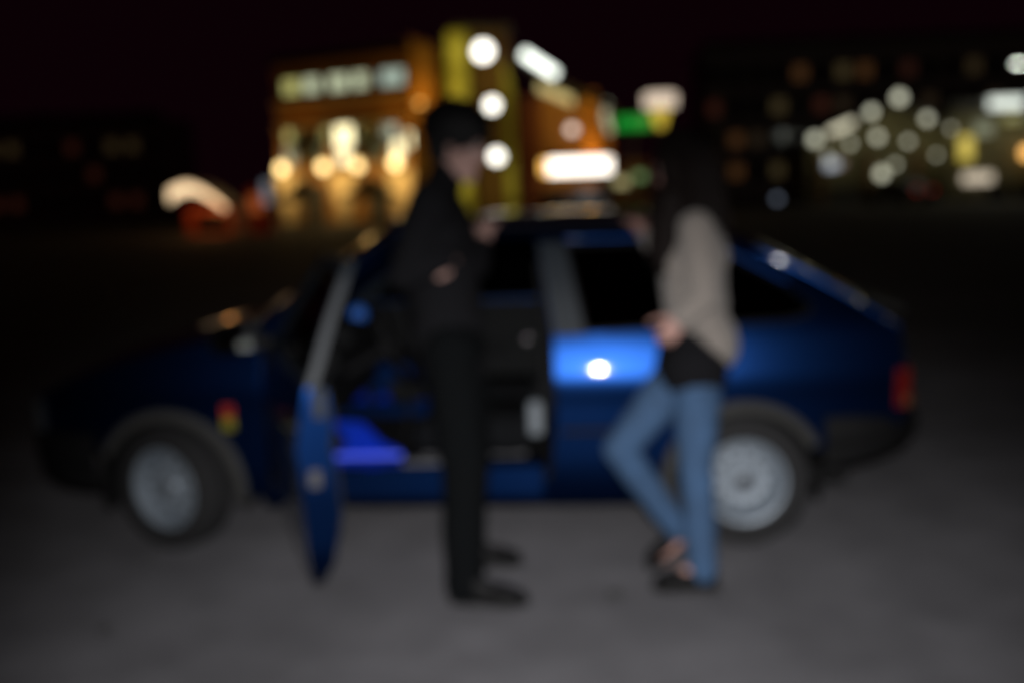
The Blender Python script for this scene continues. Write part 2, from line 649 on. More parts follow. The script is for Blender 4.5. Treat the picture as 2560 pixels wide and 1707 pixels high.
TS = [i / 14 for i in range(15)]
mb = MB()
mb.slab([[hatch(v, t) for v in VS] for t in (0, .06, .12, .20)], (-.003, 0, -.006))
mb.slab([[hatch(v, t) for v in VS] for t in (.93, 1)], (-.003, 0, -.006))
for s in (-1, 1):
    mb.slab([[hatch(s * v, t) for v in (.86, .93, 1)] for t in [.2 + .73 * i / 8 for i in range(9)]], (-.003, 0, -.006))
hg = mb.build('tailgate', PAINT, car, 30)
MB().slab([[hatch(v * .865, t) + Vector((-.004, 0, -.006)) for v in VS] for t in [.195 + .74 * i / 8 for i in range(9)]], (-.003, 0, -.004)).build('rear_window', SIDEGLASS, hg, 40)
MB().slab([[(1.80 + .05 * (1 - v * v), v * .55, 1.005), (1.87 + .05 * (1 - v * v), v * .57, .985), (1.945 + .05 * (1 - v * v), v * .58, .962)][0:3] for v in VS], (0, 0, -.022)).build('spoiler', BLACKPL, hg, 40)
MB().slab([[(1.90 + .055 * (1 - v * v) + .012 * q, v * .665, .895 - .36 * q) for v in VS] for q in (0, .3, .6, 1)], (-.02, 0, 0)).build('tail_panel', PAINT, car, 40)
MB().box((1.985, 0, .66), (.012, .52, .115), bev=.004).build('licence_plate', mat('plate_white', (.6, .6, .58), .5), car)
MB().tube([(1.90, .05, 1.05), (1.62, -.2, 1.19), (1.55, -.25, 1.215)], .007, 6).build('rear_wiper', BLACKPL, hg, 60)

# bumpers
def bumper(name, sgn, pts):
    rows = []
    full = pts + [(x, -y, zl, zh) for x, y, zl, zh in reversed(pts[:-1] if abs(pts[-1][1]) < 1e-6 else pts)]
    n = len(full)
    for i, (x, y, zl, zh) in enumerate(full):
        a, b = full[max(0, i - 1)], full[min(n - 1, i + 1)]
        t = Vector((b[0] - a[0], b[1] - a[1], 0)).normalized()
        nn = Vector((t.y, -t.x, 0))
        if nn.dot(Vector((x - sgn * 1.3, y, 0))) < 0:
            nn = -nn
        h = zh - zl
        prof = [(-.06, zh - .002), (-.008, zh), (.012, zh - .03), (.02, zl + h * .55), (.016, zl + h * .46), (.004, zl + h * .42), (.004, zl + .03), (-.02, zl), (-.07, zl)]
        rows.append([Vector((x, y, z)) + nn * o for o, z in prof])
    MB().slab(rows, (0, 0, .0)).build(name, BLACKPL, car, 35) if False else MB().grid(rows).build(name, BLACKPL, car, 35)


bumper('rear_bumper', 1, [(1.575, -.775, .32, .555), (1.70, -.762, .335, .555), (1.83, -.735, .365, .555), (1.92, -.69, .39, .555), (1.975, -.62, .405, .555), (2.005, -.45, .41, .555), (2.015, -.2, .41, .555), (2.018, 0, .41, .555)])
bumper('front_bumper', -1, [(-1.505, -.785, .27, .52), (-1.62, -.775, .275, .525), (-1.75, -.74, .29, .53), (-1.86, -.67, .31, .53), (-1.925, -.57, .32, .53), (-1.96, -.40, .325, .53), (-1.975, -.2, .325, .53), (-1.978, 0, .325, .53)])

# floor pan, sills below the doors, firewall
MB().box((.15, 0, .265), (3.1, 1.28, .05), bev=.01).build('floor_pan', LINER, car)
MB().box((-.86, 0, .60), (.03, 1.38, .64)).build('firewall', LINER, car)
MB().box((1.72, 0, .58), (.04, 1.2, .5)).build('boot_wall', LINER, car)
MB().tube([(1.3, .3, .24), (1.8, .35, .25), (2.02, .37, .25)], .022, 10).build('exhaust_pipe', DARKMETAL, car, 60)

# wheels -------------------------------------------------------------
def wheel(loc, rz, side):
    # local Z of the lathe points outward
    Mx = Matrix.Rotation(R(90) if side < 0 else R(-90), 4, 'X')
    prof = [(0.0, .048), (.03, .05), (.042, .044), (.05, .030), (.085, .026), (.105, .034), (.125, .030), (.143, .008), (.150, .004), (.158, .045), (.164, .070), (.176, .074),
            (.183, .066), (.181, .055), (.165, .045), (.16, -.05), (.18, -.07)]
    w = MB().lathe(prof, 40, Mx).build('wheel', STEEL, car, 35)
    w.location = loc
    w.rotation_euler = (0, 0, rz)
    tp = [(.172, -.068), (.178, -.080), (.215, -.088), (.250, -.084), (.268, -.070), (.2745, -.045), (.2745, -.028), (.270, -.026), (.270, -.021), (.2750, -.019),
          (.2750, .019), (.270, .021), (.270, .026), (.2745, .028), (.2745, .045), (.268, .070), (.250, .084), (.215, .088), (.186, .080), (.178, .068)]
    MB().lathe(tp, 48, Mx, closed=True).build('tyre', RUBBER, w, 35)
    MB().lathe([(0, .058), (.022, .056), (.027, .050), (.027, .03)], 20, Mx).build('hub_cap', DARKMETAL, w, 40)
    for k in range(4):
        a = R(45 + 90 * k)
        c = Mx @ Vector((.058 * math.cos(a), .058 * math.sin(a), .036))
        MB().lathe([(.009, -.008), (.009, .004), (.006, .007), (0, .007)], 8, Matrix.Translation(c) @ Mx).build('wheel_bolt', DARKMETAL, w, 40)
    for k in range(12):
        a = R(30 * k)
        c = Mx @ Vector((.117 * math.cos(a), .117 * math.sin(a), .0315))
        MB().lathe([(.010, -.004), (.010, .0025), (0, .0025)], 10, Matrix.Translation(c) @ Mx).build('vent_hole', LINER, w, 40)
    return w


wheel((RA, -.702, TR), 0, -1)
wheel((RA, .702, TR), 0, 1)
wheel((FA, -.69, TR), R(-23), -1)
wheel((FA, .69, TR), R(-23), 1)

# draw the nose in a little
for o_ in list(car.children):
    if o_.name.split('.')[0] in ('front_fender', 'bonnet', 'headlight', 'grille_back', 'grille_bar', 'nose_panel', 'front_bumper'):
        for v_ in o_.data.vertices:
            if v_.co.x < -1.5:
                v_.co.x = -1.5 + (v_.co.x + 1.5) * .86

# doors -------------------------------------------------------------
HX = -.745


def make_door(side, ang):
    hinge = Vector((HX, side * .775, 0))
    d = empty('door_pivot')
    low = [(-.755, .235), (.33, .235), (.40, .26), (.45, .34), (.475, .60), (.47, .89), (.466, .912), (-.69, .912), (-.755, .88)]

    def th(x, z):
        t = interp(z, [(.235, .02), (.34, .085), (.5, .118), (.8, .105), (.89, .075), (.912, .06)])
        return t * (.55 + .45 * min(1, (x + .755) / .12 if x < -.6 else 1))
    sk = panel('door', low, [], S, th, PAINT, None, side, .05)
    frame = [(-.69, .905), (.466, .905), (.405, 1.265), (.385, 1.298), (-.13, 1.298), (-.19, 1.283), (-.70, .925)]
    fr_ = panel('window_frame', frame, [DWIN], S, .034, FRAMEPAINT, sk, side, .05, off=-.003)
    panel('door_glass', [(p[0], p[1]) for p in DWIN], [], S, .004, WINDGLASS if side < 0 else SIDEGLASS, sk, side, .08, off=-.018)
    # inner trim
    trim = [(-.62, .36), (.36, .36), (.41, .42), (.43, .60), (.43, .908), (-.64, .908), (-.66, .62)]
    if side > 0:
        MB().box((-.30, side * .648, .50), (.62, .02, .17), bev=.006).build('trim_insert', PAINT, sk)
    MB().box((.463, side * .728, .862), (.026, .045, .11), bev=.008).build('frame_foot', FRAMEPAINT, sk)
    tr = panel('door_trim', trim, [], lambda x, z: S(x, z) - th(x, z), .018, DASH, sk, side, .08)
    MB().box((-.05, side * (.66 - .03), .66), (.46, .05, .05), bev=.015).build('armrest', DASH, sk)
    MB().box((-.2, side * (.665 - .02), .43), (.60, .03, .13), bev=.012).build('door_pocket', DASH, sk)
    MB().tube([(.22, side * .655, .70), (.24, side * .635, .70), (.31, side * .635, .705), (.33, side * .65, .705)], .008, 8).build('inner_handle', CHROME, sk, 60)
    # outer handle
    MB().box((.36, side * (S(.36, .79) + .012), .79), (.17, .03, .035), bev=.008).build('handle', BLACKPL, sk)
    # lock on the free edge
    MB().box((.470, side * .755, .62), (.016, .04, .06), bev=.004).build('lock', DARKMETAL, sk)
    MB().box((.455, side * .735, .50), (.018, .03, .035), bev=.004).build('door_stop', DARKMETAL, sk)
    # crank
    MB().tube([(-.30, side * .66, .60), (-.30, side * .63, .60), (-.24, side * .625, .65)], .008, 8).build('window_crank', BLACKPL, sk, 60)
    # mirror
    mm = MB()
    mm.box((-.60, side * .905, .955), (.085, .19, .125), bev=.03)
    mm.box((-.59, side * .80, .935), (.06, .08, .06), bev=.012)
    mi = mm.build('side_mirror', BLACKPL, sk, 40)
    MB().box((-.556, side * .905, .957), (.004, .155, .095), bev=.001).build('mirror_glass', mat('mirror_silver', (.62, .66, .62), .04, metal=1.0), mi)
    # put the origin on the hinge line and swing
    bpy.data.objects.remove(d)
    for o in [sk] + list(sk.children) + [c for ch in sk.children for c in ch.children]:
        o.data.transform(Matrix.Translation(-hinge))
    sk.parent = car
    sk.location = hinge
    sk.rotation_euler = (0, 0, ang)
    return sk


dr = make_door(-1, R(-67.3))
dr['label'] = 'driver door swung wide open towards the viewer'
make_door(1, 0)

# interior ----------------------------------------------------------
MB().prism([(-.84, .50), (-.84, .91), (-.62, .90), (-.48, .865), (-.46, .79), (-.52, .72), (-.56, .50)], -.66, .66, lambda a, b, h: (a, h, b)).build('dashboard', DASH, car, 40)
MB().prism([(-.60, .90), (-.54, .935), (-.45, .915), (-.43, .88), (-.46, .85), (-.60, .86)], -.50, -.14, lambda a, b, h: (a, h, b)).build('instrument_hood', DASH, car, 40)
sw = MB()
Ms = Matrix.Translation((-.27, -.34, .83)) @ Matrix.Rotation(R(62), 4, 'Y')
sw.tube([Ms @ Vector((.185 * math.cos(2 * math.pi * k / 36), .185 * math.sin(2 * math.pi * k / 36), 0)) for k in range(36)], .015, 10, closed=True)
for a in (90, 210, 330):
    sw.tube([Ms @ Vector((.17 * math.cos(R(a + 90)), .17 * math.sin(R(a + 90)), 0)), Ms @ Vector((0, 0, -.02))], .016, 8)
sw.lathe([(.055, -.03), (.055, .005), (.03, .015), (0, .015)], 20, Ms)
sw.tube([Ms @ Vector((0, 0, -.02)), (-.50, -.34, .70)], .03, 10)
sw.build('steering_wheel', BLACKPL, car, 50)


def seat(y, name):
    s = MB().box((.10, y, .44), (.52, .50, .17), bev=.05).build(name, CLOTHSEAT, car, 50)
    rows = []
    for k in range(9):
        t = k / 8
        x = .33 + .24 * t
        w = .25 - .05 * t
        rows.append([(x + .02 - .05 * abs(v) ** 3, y + v * w, .46 + .56 * t) for v in (-1, -.8, -.5, 0, .5, .8, 1)])
    MB().slab(rows, (.11, 0, .02)).build('seat_back', CLOTHSEAT, s, 50)
    MB().box((.605, y, 1.12), (.09, .27, .15), bev=.035).build('head_restraint', CLOTHSEAT, s, 50)
    MB().box((.10, y, .33), (.46, .40, .06)).build('seat_rail', DARKMETAL, s)
    return s


seat(-.34, 'driver_seat')
seat(.34, 'passenger_seat')
MB().box((1.02, 0, .46), (.46, 1.2, .20), bev=.05).build('rear_bench', CLOTHSEAT, car, 50)
MB().slab([[(1.22 + .16 * t, v * .6, .50 + .48 * t) for v in VS] for t in (0, .3, .7, 1)], (.12, 0, .02)).build('rear_bench_back', CLOTHSEAT, car, 50)
MB().box((1.55, 0, .93), (.42, 1.15, .02)).build('parcel_shelf', LINER, car)
MB().tube([(-.30, 0, .30), (-.27, 0, .50), (-.24, 0, .575)], [.012, .010, .010], 8).build('gear_lever', BLACKPL, car, 60)
MB().box((.385, -.69, .545), (.06, .03, .15), bev=.012).build('seat_belt_reel', mat('belt_grey', (.12, .14, .16), .5), car)
MB().tube([(.42, -.695, .60), (.43, -.67, .9), (.41, -.615, 1.2)], .012, 6).build('seat_belt', LINER, car, 60)
MB().box((-.30, 0, 1.25), (.03, .24, .07), bev=.015).build('rear_view_mirror', BLACKPL, car)
MB().box((-.02, -.70, .3675), (.34, .07, .004)).build('sill_scuff_plate', mat('scuff_grey', (.25, .25, .25), .4, metal=.5), car)

# blue footwell light strip under the dashboard
fs = MB().tube([(-.50, -.672, .388), (-.35, -.672, .388), (-.20, -.672, .388)], .010, 8).build('footwell_light', mat('blue_led', (.1, .1, .2), .4, emit=(.004, .05, .75), es=.9), car, 60)
fl2 = bpy.data.lights.new('footwell_lamp', 'POINT')
fl2.energy = 0.16
fl2.color = (.005, .07, 1.0)
fl2.shadow_soft_size = .04
fo = bpy.data.objects.new('footwell_lamp', fl2)
COL.objects.link(fo)
fo.location = (-.34, -.76, .48)
fo.parent = car

# a small blue round ornament on top of the dashboard
orn = MB().lathe([(0, 0), (.022, 0), (.030, .006), (.043, .03), (.048, .05), (.043, .07), (.025, .09), (0, .096)], 20, Matrix.Translation((-.52, .05, .874)))
o = orn.build('dashboard_ornament', mat('ornament_blue', (.03, .14, .55), .3, coat=.6), None, 60)
tag(o, 'small round blue ornament standing on the car dashboard', 'ornament')

# ================================================================== people
class Flesh:
    """capsules and ellipsoids that are fused into one continuous surface"""

    def __init__(s):
        s.mb = MB()

    def cap(s, p0, p1, r0, r1, side=None, flat=1.0, n=14):
        p0, p1 = Vector(p0), Vector(p1)
        d = (p1 - p0)
        L = d.length
        d = d / L if L > 1e-6 else Vector((0, 0, 1))
        u = Vector(side) if side is not None else Vector((0, 1, 0)) if abs(d.y) < .9 else Vector((1, 0, 0))
        u = (u - d * u.dot(d)).normalized()
        w = d.cross(u)
        V, rings = [], []
        for k in range(5):
            a = R(-90 + 22.5 * k) if k < 4 else 0
            rings.append((p0 + d * (r0 * math.sin(a) * min(1, flat + .3)), r0 * math.cos(a)))
        for k in range(1, 4):
            rings.append((p0.lerp(p1, k / 4), r0 + (r1 - r0) * k / 4))
        for k in range(5):
            a = R(22.5 * k)
            rings.append((p1 + d * (r1 * math.sin(a) * min(1, flat + .3)), r1 * math.cos(a)))
        F = []
        for c, r in rings:
            r = max(r, 1e-4)
            for j in range(n):
                t = 2 * math.pi * j / n
                V.append(c + u * (r * math.cos(t)) + w * (r * flat * math.sin(t)))
        for i in range(len(rings) - 1):
            for j in range(n):
                F.append((i * n + j, i * n + (j + 1) % n, (i + 1) * n + (j + 1) % n, (i + 1) * n + j))
        F.append(tuple(reversed(range(n))))
        F.append(tuple((len(rings) - 1) * n + j for j in range(n)))
        s.mb.add(V, F)
        return s

    def chain(s, pts, rad, side=None, flat=1.0):
        for a, b, ra, rb in zip(pts, pts[1:], rad, rad[1:]):
            s.cap(a, b, ra, rb, side, flat)
        return s

    def ell(s, c, rx, ry, rz, Mr=None, n=18):
        V, F = [], []
        c = Vector(c)
        m = 12
        for i in range(m + 1):
            a = math.pi * i / m - math.pi / 2
            for j in range(n):
                t = 2 * math.pi * j / n
                v = Vector((rx * max(math.cos(a), 1e-3) * math.cos(t), ry * max(math.cos(a), 1e-3) * math.sin(t), rz * math.sin(a)))
                V.append(c + (Mr @ v if Mr else v))
        for i in range(m):
            for j in range(n):
                F.append((i * n + j, i * n + (j + 1) % n, (i + 1) * n + (j + 1) % n, (i + 1) * n + j))
        F.append(tuple(reversed(range(n))))
        F.append(tuple(m * n + j for j in range(n)))
        s.mb.add(V, F)
        return s

    def build(s, name, m, parent=None, voxel=.008, it=4, folds=0.0, fscale=.09, post=None):
        o = s.mb.build(name, m, None, fix=True)
        md = o.modifiers.new('r', 'REMESH')
        md.mode = 'VOXEL'
        md.voxel_size = voxel
        md.use_smooth_shade = True
        sm = o.modifiers.new('s', 'SMOOTH')
        sm.iterations = it
        sm.factor = .5
        if folds:
            tx = bpy.data.textures.new(name + '_folds', 'CLOUDS')
            tx.noise_scale = fscale
            tx.noise_depth = 2
            dm = o.modifiers.new('d', 'DISPLACE')
            dm.texture = tx
            dm.texture_coords = 'LOCAL'
            dm.strength = folds
            dm.mid_level = .5
        dg = bpy.context.evaluated_depsgraph_get()
        me = bpy.data.meshes.new_from_object(o.evaluated_get(dg))
        old = o.data
        o.modifiers.clear()
        o.data = me
        bpy.data.meshes.remove(old)
        me.name = name
        if not me.materials:
            me.materials.append(m)
        me.shade_smooth()
        if post:
            post(me)
        if parent:
            o.parent = parent
        return o


def frame(f, up=(0, 0, 1)):
    """columns: forward, left, up"""
    f = Vector(f).normalized()
    l = Vector(up).cross(f).normalized()
    u = f.cross(l)
    return Matrix((f, l, u)).transposed()


def head(fl, c, Mf, sc=1.0):
    """skull centre c, frame Mf (forward, left, up)"""
    P = lambda a, b, d: Vector(c) + Mf @ (Vector((a, b, d)) * sc)
    fl.ell(P(-.012, 0, .03), .094 * sc, .074 * sc, .088 * sc, Mf)
    fl.ell(P(.022, 0, -.035), .068 * sc, .060 * sc, .072 * sc, Mf)
    fl.cap(P(.035, .022, -.085), P(.062, 0, -.098), .030 * sc, .024 * sc)
    fl.cap(P(.035, -.022, -.085), P(.062, 0, -.098), .030 * sc, .024 * sc)
    fl.cap(P(.078, 0, .012), P(.100, 0, -.028), .009 * sc, .014 * sc)          # nose
    fl.cap(P(.085, .012, -.030), P(.085, -.012, -.030), .009 * sc, .009 * sc)
    fl.cap(P(.072, .035, .022), P(.076, -.035, .022), .014 * sc, .014 * sc)     # brow
    fl.cap(P(.077, .018, -.060), P(.083, 0, -.058), .007 * sc, .009 * sc)       # lips
    fl.cap(P(.077, -.018, -.060), P(.083, 0, -.058), .007 * sc, .009 * sc)
    fl.cap(P(.076, .014, -.070), P(.076, -.014, -.070), .009 * sc, .009 * sc)
    for s in (1, -1):
        fl.cap(P(.048, s * .040, -.020), P(.036, s * .042, -.040), .022 * sc, .024 * sc)   # cheeks
        fl.cap(P(-.008, s * .074, .015), P(-.002, s * .072, -.025), .016 * sc, .010 * sc, Mf @ Vector((1, 0, 0)), .45)   # ears


def face_bits(c, Mf, parent, sc, eye_m, brow_m, lip_m):
    P = lambda a, b, d: Vector(c) + Mf @ (Vector((a, b, d)) * sc)
    for s in (1, -1):
        MB().lathe([(0, -.011 * sc), (.008 * sc, -.008 * sc), (.011 * sc, 0), (.008 * sc, .008 * sc), (0, .011 * sc)], 12, Matrix.Translation(P(.074, s * .030, .004))).build('eye', eye_m, parent, 60)
        MB().tube([P(.086, s * .016, .030), P(.084, s * .032, .036), P(.072, s * .050, .030)], [.004, .0045, .003], 6).build('eyebrow', brow_m, parent, 60)
    MB().tube([P(.080, .022, -.063), P(.088, .008, -.062), P(.090, 0, -.064), P(.088, -.008, -.062), P(.080, -.022, -.063)], [.002, .004, .004, .004, .002], 6).build('mouth', lip_m, parent, 60)


def hand(fl, wrist, d, nrm, thumb, curl=25, sc=1.0, spread=1.0):
    """d: towards the fingers, nrm: palm faces this way, thumb: +1/-1 side along d x nrm"""
    w = Vector(wrist)
    d = Vector(d).normalized()
    nrm = Vector(nrm)
    nrm = (nrm - d * nrm.dot(d)).normalized()
    s = d.cross(nrm).normalized() * thumb          # towards the thumb side
    fl.cap(w, w + d * .045 * sc, .026 * sc, .036 * sc, s, .50)
    fl.cap(w + d * .03 * sc, w + d * .082 * sc, .036 * sc, .040 * sc, s, .36)
    for k, (o, L) in enumerate(((.030, .072), (.010, .080), (-.010, .074), (-.029, .058))):
        p = w + d * (.088 - .006 * abs(k - 1)) * sc + s * o * sc
        q = d + s * (o * 2.2 * spread)
        q.normalize()
        a = R(curl * .6)
        for j, fr_ in enumerate((.45, .32, .26)):
            q2 = (q * math.cos(a) + nrm * math.sin(a)).normalized()
            e = p + q2 * L * fr_ * sc
            fl.cap(p, e, (.0088 - .0009 * j) * sc, (.0082 - .0009 * j) * sc, None, 1, 10)
            p = e
            a += R(curl)
    p = w + d * .028 * sc + s * .030 * sc
    q = (d * .75 + s * .8 + nrm * .25).normalized()
    for j, L in enumerate((.040, .032, .027)):
        e = p + q * L * sc
        fl.cap(p, e, (.0125 - .0015 * j) * sc, (.0115 - .0015 * j) * sc, None, 1, 10)
        p = e
        q = (q + d * .35 + nrm * .12 * (curl / 25)).normalized()


def shoe(name, heel, toe, m, parent, width=.046, high=.075, sole=.018, collar=.10, flat_top=False):
    """heel and toe: points on the ground under the ends"""
    heel, toe = Vector(heel), Vector(toe)
    d = toe - heel
    L = d.length
    d.normalize()
    s = d.cross(Vector((0, 0, 1))).normalized()
    u = s.cross(d).normalized()
    f = Flesh()
    b = heel + u * (sole + .035)
    f.cap(b + d * .035, b + d * L * .35, .036, .040, s, .95)
    f.cap(b + d * L * .35 - u * .004, heel + d * L * .66 + u * (sole + .030), .040, width, s, .72)
    f.cap(heel + d * L * .66 + u * (sole + .030), heel + d * (L - .035) + u * (sole + .020), width, .034, s, .60)
    if not flat_top:
        f.cap(b + d * .055 + u * .03, b + d * .06 + u * collar * .5, .040, .040, s, 1)
        f.cap(b + d * .07 + u * .03, b + d * L * .5 + u * .01, .040, .036, s, .8)
    o = f.build(name, m, parent, .006, 3)
    mb = MB()
    poly = []
    for t, w in ((0, .022), (.04, .034), (.2, .037), (.45, .036), (.68, .049), (.85, .044), (.95, .030), (1, .012)):
        poly.append((t * L, w))
    poly = poly + [(a, -w) for a, w in reversed(poly)]
    mb.prism(poly, 0, sole, lambda a, b_, h: heel + d * a + s * b_ + u * h)
    mb.build('sole', BLACKSOLE, o, 40)
    return o


BLACKSOLE = mat('black_sole', (.008, .008, .008), .8, spec=.2)
BLACKCLOTH = mat('black_jacket_cloth', (.0055, .0055, .0068), .95, spec=.12, noise=.2, scale=30, bump=.2, bscale=220)
BLACKTROUSER = mat('black_trouser_cloth', (.0022, .0027, .0032), .95, spec=.08, noise=.15, scale=30, bump=.2, bscale=260)
BLACKLEATHER = mat('black_leather', (.003, .003, .0035), .55, spec=.15)
HAIRBLACK = mat('black_hair', (.008, .008, .009), .6, spec=.3, bump=.5, bscale=140)
HAIRBROWN = mat('dark_brown_hair', (.0062, .0040, .0035), .7, spec=.1)
KNIT = mat('grey_beige_knit', (.190, .168, .150), .95, noise=.12, scale=40, bump=.5, bscale=130, sheen=.2)
DENIM = mat('blue_denim', (.026, .064, .135), .85, noise=.6, scale=8, bump=.3, bscale=260)
EYE = mat('eye_white', (.5, .48, .45), .3)
LIP = mat('lip', (.30, .12, .10), .5)

# ---------------------------------------------------------------- the man in black at the open door, facing the woman
man = empty('person', (.11, -1.16, 0))
tag(man, 'person in black clothes with short black hair standing by the open car door', 'person')
O = Vector((.11, -1.16, 0))
hc = Vector((.138, -1.085, 1.680))
Mh = frame((.93, -.26, -.25))
RS, LS = Vector((.045, -1.275, 1.455)), Vector((.03, -.925, 1.455))
RE, RW = Vector((-.055, -1.335, 1.215)), Vector((.035, -1.325, 1.262))
LE, LW = Vector((.165, -.93, 1.215)), Vector((.195, -.765, 1.345))
RHp, LHp = Vector((.095, -1.235, .92)), Vector((.095, -1.055, .92))
RK, LK = Vector((.135, -1.285, .50)), Vector((.125, -1.01, .50))
RAn, LAn = Vector((.125, -1.35, .10)), Vector((.075, -.975, .10))
body = Flesh()
head(body, hc, Mh, 1.07)
body.cap((.06, -1.09, 1.49), hc + Mh @ Vector((-.012, 0, -.06)), .055, .052)
body.cap((.055, -1.10, 1.42), (.06, -1.09, 1.50), .08, .055)
body.cap((.045, -1.20, 1.30), (.04, -1.00, 1.30), .10, .10)
body.cap((.055, -1.14, .98), (.05, -1.10, 1.30), .10, .11, (0, 1, 0), .8)
body.cap(RS, LS, .05, .05)
body.chain([RS, RE, RW], [.05, .038, .028])
body.chain([LS, LE, LW], [.05, .040, .029])
body.chain([RHp, RK, RAn], [.075, .05, .038])
body.chain([LHp, LK, LAn], [.075, .05, .038])
body.cap(RAn - Vector((0, 0, .02)), RAn + Vector((.13, -.01, -.062)), .026, .016)
body.cap(LAn - Vector((0, 0, .02)), LAn + Vector((.13, .01, -.062)), .026, .016)
hand(body, RW, (.74, .12, -.68), (.1, 1, 0), 1, 60, .78)
hand(body, LW, (.10, 1.0, .33), (0, .3, -1), 1, 10)
mb_ = body.build('body', mat('pale_skin', (.47, .29, .25), .6, noise=.08, scale=25), man, .005, 3)
face_bits(hc, Mh, mb_, 1.07, EYE, HAIRBLACK, LIP)
# hair
hr = Flesh()
PH = lambda a, b, d: hc + Mh @ Vector((a, b, d))
hr.ell(PH(-.030, 0, .060), .142, .108, .110, Mh)
hr.cap(PH(-.065, .035, .0), PH(-.06, .03, -.045), .062, .048)
hr.cap(PH(-.065, -.035, .0), PH(-.06, -.03, -.045), .062, .048)
for s in (1, -1):
    hr.cap(PH(.012, s * .066, .035), PH(.012, s * .068, -.005), .022, .012, Mh @ Vector((1, 0, 0)), .5)
hr.cap(PH(.058, .045, .085), PH(.058, -.045, .085), .036, .036)
hr.build('hair', HAIRBLACK, mb_, .006, 2, .008, .025)
# jacket
jk = Flesh()
jk.cap((.045, -1.20, 1.33), (.035, -1.00, 1.33), .128, .128)
jk.cap((.075, -1.14, .96), (.055, -1.11, 1.22), .150, .155, (0, 1, 0), .92)
jk.cap((.055, -1.11, 1.22), (.045, -1.10, 1.36), .160, .165, (0, 1, 0), .86)
jk.cap((.09, -1.145, .88), (.08, -1.14, .98), .150, .150, (0, 1, 0), .88)
jk.cap(RS + Vector((0, 0, .012)), LS + Vector((0, 0, .012)), .084, .084)
jk.cap((.05, -1.21, 1.45), (.062, -1.09, 1.50), .06, .066)
jk.cap((.05, -.98, 1.45), (.062, -1.09, 1.50), .06, .066)
jk.cap((.062, -1.09, 1.49), (.078, -1.088, 1.56), .068, .070)
jk.chain([RS, RE, RW + (RW - RE) * .60 - Vector((0, 0, .02))], [.078, .060, .046])
jk.chain([LS, LE, LW - (LW - LE) * .48], [.078, .060, .048])
jk.build('jacket', BLACKCLOTH, man, .009, 5, .022, .10)
tr_ = Flesh()
tr_.cap((.095, -1.20, .93), (.095, -1.09, .93), .118, .118)
tr_.chain([RHp, RK, RAn - Vector((0, 0, .045))], [.108, .086, .076])
tr_.chain([LHp, LK, LAn - Vector((0, 0, .045))], [.108, .086, .076])
tr_.build('trousers', BLACKTROUSER, man, .009, 5, .018, .11)
shoe('shoe', (.075, -1.365, 0), (.365, -1.395, 0), BLACKLEATHER, man)
shoe('shoe', (.03, -.985, 0), (.315, -.955, 0), BLACKLEATHER, man)

# ---------------------------------------------------------------- the woman in the knit cardigan leaning on the car
wom = empty('person', (1.0, -1.2, 0))
tag(wom, 'person with long dark hair in grey cardigan and blue jeans leaning on the car', 'person')
hc = Vector((.965, -1.165, 1.575))
Mh = frame((-.86, .40, -.30))
LS, RS = Vector((1.005, -1.315, 1.345)), Vector((.985, -.995, 1.35))
LE, LW = Vector((1.025, -1.40, 1.115)), Vector((.945, -1.415, 1.045))
RE, RW = Vector((.93, -.83, 1.225)), Vector((.825, -.675, 1.352))
LHp, RHp = Vector((1.01, -1.245, .86)), Vector((.99, -1.085, .86))
LK, RK = Vector((1.005, -1.255, .47)), Vector((.725, -1.135, .515))
LAn, RAn = Vector((1.025, -1.25, .085)), Vector((.965, -1.075, .155))
body = Flesh()
head(body, hc, Mh, .95)
body.cap((1.0, -1.16, 1.38), hc + Mh @ Vector((-.012, 0, -.06)), .046, .044)
body.cap((1.01, -1.16, 1.30), (1.0, -1.16, 1.39), .07, .05)
body.cap((1.0, -1.24, 1.20), (.995, -1.08, 1.20), .085, .085)
body.cap((1.0, -1.17, .92), (1.0, -1.16, 1.22), .09, .09, (0, 1, 0), .75)
body.cap((1.005, -1.22, .86), (.995, -1.11, .86), .10, .10)
body.cap(LS, RS, .040, .040)
body.chain([LS, LE, LW], [.040, .032, .024])
body.chain([RS, RE, RW], [.040, .032, .024])
body.chain([LHp, LK, LAn], [.070, .045, .034])
body.chain([RHp, RK, RAn], [.070, .045, .034])
body.cap(LAn, LAn + Vector((-.13, 0, -.045)), .033, .024, (0, 1, 0), .9)
body.cap(RAn, RAn + Vector((-.065, .015, -.105)), .032, .024)
hand(body, LW, (-.62, .10, -.72), (.2, 1, 0), -1, 32, .88)
hand(body, RW, (-.30, 1.0, .22), (0, .2, -1), -1, 8, .92)
wb = body.build('body', SKIN, wom, .005, 3)
face_bits(hc, Mh, wb, .95, EYE, HAIRBROWN, LIP)
# hair: cap plus long locks
PH = lambda a, b, d: hc + Mh @ Vector((a, b, d))
hr = Flesh()
hr.ell(PH(-.018, 0, .040), .100, .086, .094, Mh)
hr.cap(PH(-.055, .02, .0), (1.045, -1.19, 1.40), .068, .060)
hr.cap(PH(-.045, -.02, .0), (1.04, -1.13, 1.40), .068, .060)
hr.cap(PH(.0, .070, .02), (.945, -1.265, 1.42), .038, .042)
hr.cap((.945, -1.265, 1.42), (.915, -1.275, 1.27), .045, .026)
hr.cap(PH(.0, -.070, .02), (.915, -1.07, 1.42), .038, .040)
hr.cap((.915, -1.07, 1.42), (.895, -1.07, 1.30), .040, .02)
hr.cap((.925, -1.265, 1.47), (.888, -1.275, 1.36), .042, .040)
hr.cap((.888, -1.275, 1.36), (.885, -1.27, 1.20), .040, .022)
hr.cap((.90, -1.07, 1.45), (.872, -1.07, 1.24), .042, .026)
hair = hr.build('hair', HAIRBROWN, wb, .007, 3, .012, .03)
lk = MB()
rnd = random.Random(3)
